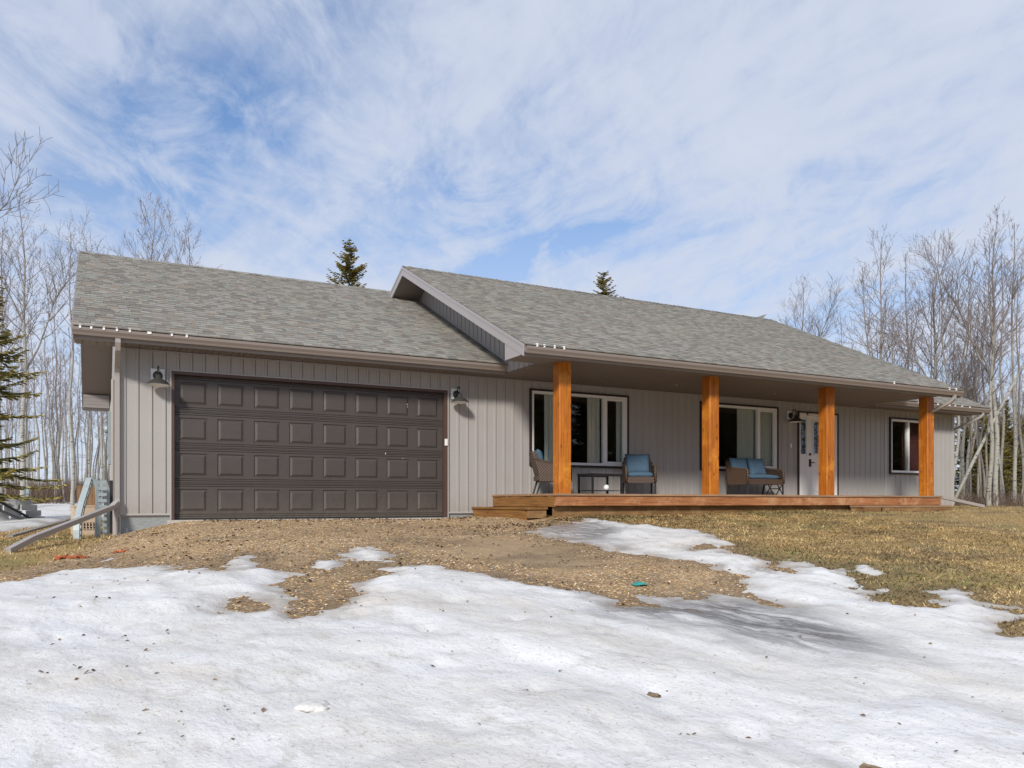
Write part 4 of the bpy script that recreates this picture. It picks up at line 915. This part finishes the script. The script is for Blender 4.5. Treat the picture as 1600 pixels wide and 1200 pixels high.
tag(MB().lathe([(0, 0), (.035, .002), (.055, .03), (.06, .065), (.045, .10), (.02, .115), (0, .118)], (8.92, -.9, DZ+.0885), 18).build('white_pot', 'plate', None, True), 'small round white pot on the lower shelf of the table', 'pot')
FS = empty('folding_stand', (14.05, -.50, DZ), R(10), 'small black folding stand with crossed legs beside the loveseat', 'stand')
for s in (-.14, .14):
    MB().tube([(-.17, s, .0), (.15, s, .34)], .013, 8).build('leg', 'black', FS); MB().tube([(.17, s*.9, .0), (-.15, s*.9, .34)], .013, 8).build('leg', 'black', FS)
MB().tube([(-.17, -.14, .012), (-.17, .14, .012)], .011, 8).tube([(0, -.14, .17), (0, .14, .17)], .011, 8).build('crossbar', 'black', FS); MB().box(-.18, .18, -.16, .16, .34, .355).build('stand_top', 'black', FS)

# ------------------------------------------------------------------ things beside the garage
ra = empty('folding_ramp', (-.42, .1, gz(-.42, .1)), 0, 'galvanised folding loading ramp stood up in an arch by the garage corner', 'ramp')
def rail(b, pts, w, d):
    return b.pipe(pts, w, d)
arc = [(-.20, -.28, -.03), (-.20, -.27, .14), (-.195, -.25, .30), (-.14, -.08, .56), (-.07, .10, .82), (-.03, .20, .97)]
for o in (0, .34): rail(MB(), [(p[0]+.02*(o > 0), p[1]+o, p[2]) for p in arc], .09, .04).build('side_rail', 'steel', ra)
for i in range(9):
    t = i/8*4.6; j = min(int(t), 4); q = t-j; p = [arc[j][k]*(1-q)+arc[j+1][k]*q for k in range(3)]
    MB().tube([(p[0], p[1]+.02, p[2]), (p[0]+.02, p[1]+.32, p[2])], .014, 6).build('rung', 'steel', ra)
leaf2 = [(.02, .20, .95), (.07, .16, .80), (.075, .10, .4), (.06, .08, -.01)]
for o in (0, .0): pass
for o in (0, .30): rail(MB(), [(p[0]+.03+o*.42, p[1]+o, p[2]) for p in leaf2], .085, .035).build('side_rail', 'steel', ra)
for i in range(9):
    z = .08+i*.10; x = .095; MB().box(x+.01, x+.13, .10, .125, z, z+.05).build('rung', 'steel', ra)
for o in (0, .34): MB().cbox((-.20+.02*(o > 0), -.28+o, -.035), (.10, .06, .06)).build('foot_cap', 'red', ra)
bc = empty('plastic_crate', (-.50, 1.35, gz(-.5, 1.35)), R(8), 'beige plastic crate with slotted side behind the loading ramp', 'crate')
b = MB(); b.box(-.19, .19, .0, .45, .0, .09); b.box(-.19, .19, .0, .45, .225, .50); b.box(-.19, -.15, .0, .45, .0905, .2245); b.box(.15, .19, .0, .45, .0905, .2245); b.build('body', 'beige', bc)
b = MB(); b.box(-.149, .149, .03, .42, .0905, .2245); b.build('liner', 'dark_trim', bc)
for r in range(3):
    for c_ in range(6): MB().cbox((-.125+c_*.05+.006*r, .012, .111+r*.046), (.022, .022, .016)).build('slot_bar', 'beige', bc)
for c_ in range(7): MB().cbox((-.15+c_*.05, .012, .158), (.016, .02, .13)).build('slot_bar', 'beige', bc)
MB().box(-.20, .20, -.01, .46, .501, .525).build('lid', 'beige', bc)
gp_ = MB().prism([(.95, -.02), (1.6, -.02), (1.5, .85), (1.02, .92)], 0, -.14, -.09).build('rubber_mat', 'black', None); gp_.location = (0, 0, gz(-.1, 1.2)); tag(gp_, 'dark sheet of rubber leaning on the side wall behind the ramp', 'mat')
b = MB(); z = gz(-1.3, 1.6)
b.pipe([(-.55, 2.3, z+.36), (-1.6, .9, z+.05)], .12, .035); tag(b.build('grey_board', 'greyboard'), 'weathered grey board slanting from the crate onto the grass', 'board')
wb = empty('wooden_planter', (-.55, 9.9, gz(-.55, 9.9)), 0, 'brown wooden box standing beyond the rear corner of the garage', 'box')
for i in range(5): MB().box(-.25+i*.092, -.25+i*.092+.088, -.02, .02, .0, .95).build('plank', 'crate_wood', wb)
MB().box(-.27, .23, -.03, .45, .951, .99).build('rim', 'crate_wood', wb); MB().box(-.24, .2, .021, .42, 0, .94).build('body', 'crate_wood', wb)
# broken bricks, scrap
def lump(name, m, loc, s, n, seed, label, cat):
    rr = random.Random(seed); b = MB()
    for i in range(n):
        c = (rr.uniform(-s[0], s[0]), rr.uniform(-s[1], s[1]), rr.uniform(.2, .9)*s[2]); b.cbox(c, [rr.uniform(.3, .8)*q for q in s], Matrix.Rotation(rr.uniform(0, 6), 3, 'Z') @ Matrix.Rotation(rr.uniform(-.5, .5), 3, 'X'), .004)
    o = b.build(name, m); o.location = loc; return tag(o, label, cat)
lump('broken_brick', 'brick', (-.62, -3.1, gz(-.62, -3.1)-.005), (.16, .06, .035), 26, 1, 'long strip of crumbled orange brick beside the downspout pipe end', 'brick')
lump('broken_brick', 'brick', (-.07, -3.0, gz(-.07, -3.0)-.005), (.10, .05, .035), 16, 2, 'small heap of crumbled orange brick below the foundation corner', 'brick')
b = MB(); tz = gz(4.6, -7.8)
b.add([(-.09, -.05, .0), (.07, -.06, .012), (.10, .02, .0), (.02, .06, .03), (-.08, .05, .008), (.0, .0, .035)], [(0, 1, 5), (1, 2, 5), (2, 3, 5), (3, 4, 5), (4, 0, 5), (4, 3, 2, 1, 0)])
o = b.build('plastic_scrap', 'teal'); o.location = (4.6, -7.8, tz+.008); tag(o, 'crumpled teal plastic scrap lying on the gravel', 'scrap')
# chunk of icy snow near the camera
def chunk(loc, sx_, sy_, sz_, seed, label):
    bm = bmesh.new(); bmesh.ops.create_icosphere(bm, subdivisions=3, radius=1); rr = random.Random(seed)
    for v in bm.verts:
        p = v.co.copy(); k = 1+.22*math.sin(p.x*4+seed)*math.cos(p.y*5+seed)+.1*math.sin(p.y*9+p.z*7); v.co = Vector((p.x*sx_*k, p.y*sy_*k, max(-.2, p.z)*sz_))
    me = bpy.data.meshes.new('ice_chunk'); bm.to_mesh(me); bm.free(); me.materials.append(M['snow']); me.polygons.foreach_set('use_smooth', [True]*len(me.polygons)); o = link('ice_chunk', me, None, loc); tag(o, label, 'ice')
cz = float(snow_z(np.array([.66]), np.array([-10.25]), np.array([1.]))[0]); chunk((.66, -10.25, cz-.004), .085, .10, .03, 2, 'flat broken chunk of clean ice lying on the driveway snow')
# paving blocks under black poles in the side yard
zz = gz(-2.6, 12.5)
for i in range(16):
    r_, c_ = divmod(i, 4)
    o = MB().cbox((0, 0, 0), (.36, .20, .16), None, .01).build('paving_block', 'block'); o.location = (-3.1+c_*.40+rd.uniform(-.05, .05)-.1*r_, 12.4+r_*.05+rd.uniform(-.05, .05), zz+.1+r_*.165); o.rotation_euler = (rd.uniform(-.05, .05), rd.uniform(-.05, .05), rd.uniform(-.2, .2))
    tr_ = ('bottom', 'second', 'third', 'top')[r_]; tag(o, 'pale grey paving block in the '+tr_+' layer of the heap beneath black poles', 'block', tr_+' layer of heaped paving blocks')
b = MB().tube([(-3.6, 11.7, zz+1.15), (-1.95, 12.2, zz+.08)], .035, 10); tag(b.build('steel_pole', 'black'), 'upper black steel pole leaning over the heap of blocks', 'pole')
b = MB().tube([(-3.6, 11.2, zz+.85), (-2.05, 10.9, zz+.06)], .035, 10); tag(b.build('steel_pole', 'black'), 'lower black steel pole leaning over the heap of blocks', 'pole')
ped = empty('utility_pedestal', (-2.75, 21.5, gz(-2.75, 21.5)), 0, 'small blue grey utility pedestal standing in the yard snow', 'utility box')
MB().cbox((0, 0, .3), (.2, .2, .75), None, .03).build('post', 'steel', ped); MB().cbox((0, 0, .78), (.27, .27, .3), None, .04).build('cap', 'steel', ped)

# ------------------------------------------------------------------ trees
def bez(p, d, L, n, up, wob, rr):
    pts = [Vector(p)]; d = Vector(d).normalized(); st = L/n
    for i in range(n):
        d = (d+Vector((rr.gauss(0, wob), rr.gauss(0, wob), rr.gauss(0, wob)+up))).normalized(); pts.append(pts[-1]+d*st)
    return pts
def aspen(seed, h, r, first, spread, nl, fork=False, lean=(0, 0)):
    rr = random.Random(seed); tr = MB(); cr = MB()
    n = 16; wx, wy = rr.uniform(-.25, .25), rr.uniform(-.25, .25); ph = rr.uniform(0, 6)
    tp = [Vector((lean[0]*t*h+wx*math.sin(t*3+ph)*t+.05*math.sin(t*17+ph), lean[1]*t*h+wy*math.cos(t*3.3+ph)*t+.05*math.cos(t*14+ph), h*t)) for t in [i/n for i in range(n+1)]]
    rad = [max(.012, r*(1-.93*(i/n)**1.05)*(1.18 if i == 0 else 1)) for i in range(n+1)]
    for i in range(n):
        tr.col = (min(1, max(.0, (rad[i]-.018)/.045)),)*3; tr.tube(tp[i:i+2], rad[i:i+2], 8, False)
    tr.v = tr.v
    def at(t):
        q = t*n; i = min(int(q), n-1); f = q-i; return tp[i].lerp(tp[i+1], f), rad[i]*(1-f)+rad[i+1]*f
    az = rr.uniform(0, 6.28)
    def branch(p, d, L, r0, lvl):
        nseg = (5, 4, 2)[lvl]; pts = bez(p, d, L, nseg, (.09, .10, .06)[lvl], (.10, .14, .12)[lvl], rr)
        rs_ = [max(.0042, r0*(1-.85*i/nseg)) for i in range(nseg+1)]; cr.col = (min(1, max(0, (r0-.016)/.045)),)*3
        cr.tube(pts, rs_, (5, 3, 3)[lvl], False)
        if lvl == 2: return
        m = max(3, int(L*(5.0, 7.5)[lvl]))
        for k in range(m):
            t = rr.uniform(.22, 1.0); q = t*nseg; i = min(int(q), nseg-1); pos = pts[i].lerp(pts[i+1], q-i); dd = (pts[i+1]-pts[i]).normalized()
            side = dd.orthogonal().normalized(); side.rotate(Matrix.Rotation(rr.uniform(0, 6.28), 3, dd)); nd = dd*rr.uniform(.55, 1.0)+side*rr.uniform(.5, .9)+Vector((0, 0, .18))
            branch(pos, nd, L*rr.uniform(.28, .5)*(1.15-.5*t), max(.0048, rs_[i]*.6), lvl+1)
    for k in range(nl):
        t = first+(1-first)*(k+rr.uniform(0, .8))/nl; t = min(t, .985); p, r_ = at(t); az += 2.4+rr.uniform(-.5, .5); s = (t-first)/(1-first)
        tilt = rr.uniform(.55, 1.0)*(1.15-.55*s); L = spread*(1-.72*s)*rr.uniform(.6, 1.15)*(.55+.45*min(1, s*4+.4))
        branch(p, (math.cos(az)*math.sin(tilt), math.sin(az)*math.sin(tilt), math.cos(tilt)), max(.5, L), min(r_*.45, .036), 0)
    for k in range(rr.randint(2, 5)):
        t = rr.uniform(.12, first); p, r_ = at(t); a = rr.uniform(0, 6.28); cr.col = (.1, .1, .1); cr.tube(bez(p, (math.cos(a), math.sin(a), rr.uniform(-.1, .5)), rr.uniform(.3, 1.0), 3, .03, .2, rr), [.014, .011, .008, .005], 3, False)
    if fork:
        p, r_ = at(.45); branch(p, (fork*.45, .1, 1), h*.45, r_*.7, 0); p, r_ = at(.6); branch(p, (-fork*.4, -.1, 1), h*.33, r_*.7, 0)
    return tr.mesh('trunk', 'bark', True), cr.mesh('crown', 'bark', True)
PROTO = [aspen(21, 11.5, .10, .42, 3.1, 28), aspen(22, 12.5, .11, .5, 2.8, 26, .9), aspen(23, 10.5, .075, .52, 1.7, 20), aspen(24, 12, .085, .58, 1.8, 20, 0, (.02, .01)),
         aspen(25, 9.5, .06, .45, 1.4, 18, 0, (-.03, .02)), aspen(26, 11, .095, .35, 3.5, 30, 1.1), aspen(27, 8.5, .055, .5, 1.3, 16, 0, (.04, 0))]
def put_tree(k, x, y, s, rz, label, group=None, tilt=(0, 0), name='aspen_tree'):
    t = empty(name, (x, y, gz(x, y)-.05), rz, label, 'tree', group); t.rotation_euler = (tilt[0], tilt[1], rz); t.scale = (s, s, s)
    link('trunk', PROTO[k][0], t); link('crown', PROTO[k][1], t); return t
FV = Vector((math.sin(R(YAW)), math.cos(R(YAW)))); RV = Vector((FV.y, -FV.x))
def spot(a, D): return CAM[0]+D*(FV.x+a*RV.x), CAM[1]+D*(FV.y+a*RV.y)      # a: tangent of bearing off the camera axis
rt = random.Random(77)
PH = [11.5, 12.5, 10.5, 12, 9.5, 11, 8.5]
# trees with a look of their own
x, y = spot(-.618, 30); put_tree(1, x, y, .95, .3, 'tall forked aspen leaning over the side yard, its limbs spread above the garage eave')
x, y = spot(-.553, 27); put_tree(3, x, y, .80, 2.2, 'straight pale aspen standing just past the garage gable overhang')
x, y = spot(-.645, 28); put_tree(0, x, y, .88, 4.4, 'pale aspen trunk rising out of the low spruce boughs')
x, y = spot(-.516, 31); put_tree(2, x, y, .78, 1.0, 'thick scarred aspen trunk close beside the garage side wall')
x, y = spot(-.455, 36); put_tree(5, x, y, 1.2, 2.9, 'broad aspen crown rising over the garage ridge')
x, y = spot(-.405, 37); put_tree(0, x, y, 1.06, .4, 'twiggy aspen crown above the garage ridge, beside the broader one')
x, y = spot(.362, 40); put_tree(1, x, y, .92, 4.0, 'lone small aspen crown above the rear end of the main ridge')
x, y = spot(.222, 44); put_tree(2, x, y, .93, 1.0, 'faint twig tips poking over the middle of the main ridge')
x, y = spot(.463, 34); put_tree(0, x, y, 1.03, 3.5, 'tall wide aspen crown directly behind the main roof rake')
x, y = spot(.497, 34); put_tree(3, x, y, .93, .6, 'slim aspen beside the tall wide crown behind the roof rake')
x, y = spot(.533, 30); put_tree(5, x, y, .92, 1.9, 'dark scarred aspen with two upright forks behind the wing roof')
x, y = spot(.602, 27.5); put_tree(0, x, y, .83, 5.2, 'white barked aspen trunk standing past the wing corner, downspout pipe pointing at it')
x, y = spot(.611, 28); put_tree(1, x, y, .84, 2.0, 'reddish brown stripped trunk touching the white aspen past the wing corner')
x, y = spot(.635, 30); put_tree(3, x, y, .92, 3.0, 'pale straight aspen standing against dark evergreens past the house')
lx_, ly_ = spot(.552, 27.5)
le = MB(); le.col = (1, 1, 1); le.tube([(0, 0, 0), (1.0, -.2, 1.7), (1.9, -.4, 3.2), (3.3, -.7, 5.4)], [.062, .056, .048, .03], 8); lo = le.build('fallen_aspen', 'bark', None, True)
lo.location = (lx_, ly_, gz(lx_, ly_)); tag(lo, 'bare fallen aspen pole leaning steeply among the trunks past the wing', 'log')
LOOK = {0: 'broad crowned', 1: 'forked', 2: 'straight slim', 3: 'tall high crowned', 4: 'thin slanting', 5: 'wide forked', 6: 'spindly short'}
grp_l = 'aspens beyond the side yard'
for i in range(95):
    x, y = spot(rt.uniform(-.70, -.485), rt.uniform(33, 62)); kk = rt.choice((2, 3, 4, 4, 6, 6, 2)); put_tree(kk, x, y, rt.uniform(.65, .95), rt.uniform(0, 6.28), LOOK[kk]+' bare aspen in the wood beyond the snowy side yard', LOOK[kk]+' '+grp_l, (rt.gauss(0, .03), rt.gauss(0, .03)))
grp_r = 'aspens past the wing'
for i in range(72):
    x, y = spot(rt.uniform(.40, .70), rt.uniform(31, 60))
    if x < 24.5 and y < 13: continue
    kk = rt.choice((0, 2, 3, 4, 4, 6, 2, 6)); put_tree(kk, x, y, rt.uniform(.6, .92), rt.uniform(0, 6.28), LOOK[kk]+' bare aspen in the wood past the wing end of the house', LOOK[kk]+' '+grp_r, (rt.gauss(0, .05), rt.gauss(0, .05)))
for i in range(14):
    x, y = spot(rt.uniform(.545, .68), rt.uniform(28, 34)); kk = rt.choice((4, 6, 2)); put_tree(kk, x, y, rt.uniform(.7, .95), rt.uniform(0, 6.28), LOOK[kk]+' bare aspen at the near edge of the wood past the wing', LOOK[kk]+' edge '+grp_r, (rt.gauss(0, .07), rt.gauss(0, .07)))
x, y = spot(-.785, 17); put_tree(5, x, y, 1.2, 1.3, 'near bare tree whose twigs hang into the sky over the side yard')

def spruce(seed, h, rb, bare=.06, dens=1.0, gap=1.0):
    rr = random.Random(seed); tr = MB(); tr.tube([(0, 0, 0), (.03, .02, h*.5), (0, 0, h*.99)], [.05+h*.011, .03+h*.006, .008], 8)
    V = []; F = []; C_ = []; z = h*bare
    while z < h*.985:
        t = z/h; L0 = rb*(1-t)**.75+.13; nb = max(4, int((6+4*(1-t))*dens))
        for k in range(nb):
            zb = z; z = zb+rr.uniform(-.16, .16)*gap; a = rr.uniform(0, 6.28); L = L0*rr.uniform(.45, 1.2); droop = -.28*(1-t)+.28*t+rr.uniform(-.2, .2); d = np.array([math.cos(a), math.sin(a), 0]); s_ = np.array([-d[1], d[0], 0])
            m = max(3, int(L/.075))
            for j in range(m):
                q = (j+.6)/m; base = d*L*q+np.array([0, 0, z+L*(droop*q+.22*q*q)]); tl = (.08+(.20+.14*(gap > 1.3))*(1-q)*min(1, L))*rr.uniform(.7, 1.3)
                for sd in (-1, 1):
                    dir_ = d*rr.uniform(.45, .9)+s_*sd*rr.uniform(.5, 1.0)+np.array([0, 0, rr.uniform(-.5, .25)]); dir_ = dir_/np.linalg.norm(dir_)*tl
                    w = np.cross(dir_, [0, 0, 1]); w = w/(np.linalg.norm(w)+1e-6)*.03; u = np.array([0, 0, .03]); b0 = len(V)
                    V.extend([base-w, base+w, base+dir_, base-u, base+u, base+dir_*.5+w*2.6, base+dir_*.5-w*2.6, base+dir_*.75+u]); F.extend([(b0, b0+1, b0+2), (b0+3, b0+2, b0+4), (b0, b0+5, b0+2), (b0+1, b0+2, b0+6)])
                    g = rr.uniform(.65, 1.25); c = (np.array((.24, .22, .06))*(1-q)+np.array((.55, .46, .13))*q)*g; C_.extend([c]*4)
            tr.tube([(0, 0, z), tuple(d*L*.5+np.array([0, 0, z+L*(droop*.5+.05)])), tuple(d*L+np.array([0, 0, z+L*(droop+.22)]))], [.014, .009, .004], 3, False); z = zb
        z += gap*rr.uniform(.10, .19)*(.6+.5*h/11)
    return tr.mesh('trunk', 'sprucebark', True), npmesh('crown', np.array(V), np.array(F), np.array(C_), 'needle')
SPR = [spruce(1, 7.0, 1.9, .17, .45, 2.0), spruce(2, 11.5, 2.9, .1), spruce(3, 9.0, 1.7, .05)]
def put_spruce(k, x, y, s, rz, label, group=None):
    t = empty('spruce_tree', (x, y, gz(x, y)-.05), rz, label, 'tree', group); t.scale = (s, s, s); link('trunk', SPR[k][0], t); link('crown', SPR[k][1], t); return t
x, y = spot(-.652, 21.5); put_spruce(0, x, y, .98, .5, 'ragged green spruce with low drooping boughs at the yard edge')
x, y = spot(-.205, 36); put_spruce(1, x, y, 1.02, 1.1, 'bushy spruce top rising behind the garage ridge')
x, y = spot(.1155, 40); put_spruce(1, x, y, 1.0, 3.0, 'thin spruce tip rising behind the main ridge')
lab_s = 'dark spruce standing among the aspens past the wing of the house'
for i in range(26):
    x, y = spot(rt.uniform(.565, .71), rt.uniform(36, 50)); put_spruce(rt.choice((1, 2, 2)), x, y, rt.uniform(.35, .66), rt.uniform(0, 6.28), lab_s, 'spruces past the wing')
for i in range(70):
    x = 10+i*.95+rt.uniform(-1, 1); y = rt.uniform(-44, -28); put_spruce(rt.choice((1, 2)), x, y, rt.uniform(1.25, 1.7), rt.uniform(0, 6.28), 'tall dark spruce across the drive, mirrored in the house windows', 'spruces across the drive')

# undergrowth: tangled brush at the foot of both woods
def brush(n, a0, a1, d0, d1, hmin, hmax, name, label):
    V = []; F = []; C_ = []; rr = random.Random(n)
    for i in range(n):
        x, y = spot(rr.uniform(a0, a1), rr.uniform(d0, d1)); z = gz(x, y)-.03; h = rr.uniform(hmin, hmax); g = rr.uniform(.6, 1.2); c0 = np.array(rr.choice(((.16, .09, .06), (.2, .13, .09), (.12, .085, .07), (.26, .2, .13))))*g
        for k in range(7):
            ax_ = rr.uniform(-.6, .6); ay_ = rr.uniform(-.6, .6); p0 = np.array([x+rr.uniform(-.1, .1), y+rr.uniform(-.1, .1), z]); p1 = p0+np.array([ax_, ay_, 1])*h*rr.uniform(.5, 1); a = rr.uniform(0, 3.14); w = np.array([math.cos(a), math.sin(a), 0])*.008; b0 = len(V)
            mid = (p0+p1)/2+np.array([rr.uniform(-.1, .1), rr.uniform(-.1, .1), 0])*h; V.extend([p0-w, p0+w, mid+w, mid-w, p1]); F.extend([(b0, b0+1, b0+2), (b0, b0+2, b0+3), (b0+3, b0+2, b0+4)]); C_.extend([c0]*3)
    tag(link(name, npmesh(name, np.array(V), np.array(F), np.array(C_), 'twig')), label, 'undergrowth', kind='stuff')
brush(4200, -.72, -.48, 33, 58, .4, 1.5, 'undergrowth', 'reddish brown brush at the foot of the wood beyond the snowy yard')
brush(3600, .53, .72, 27.5, 55, .3, 1.3, 'undergrowth', 'grey tangled brush among the trunks past the wing')
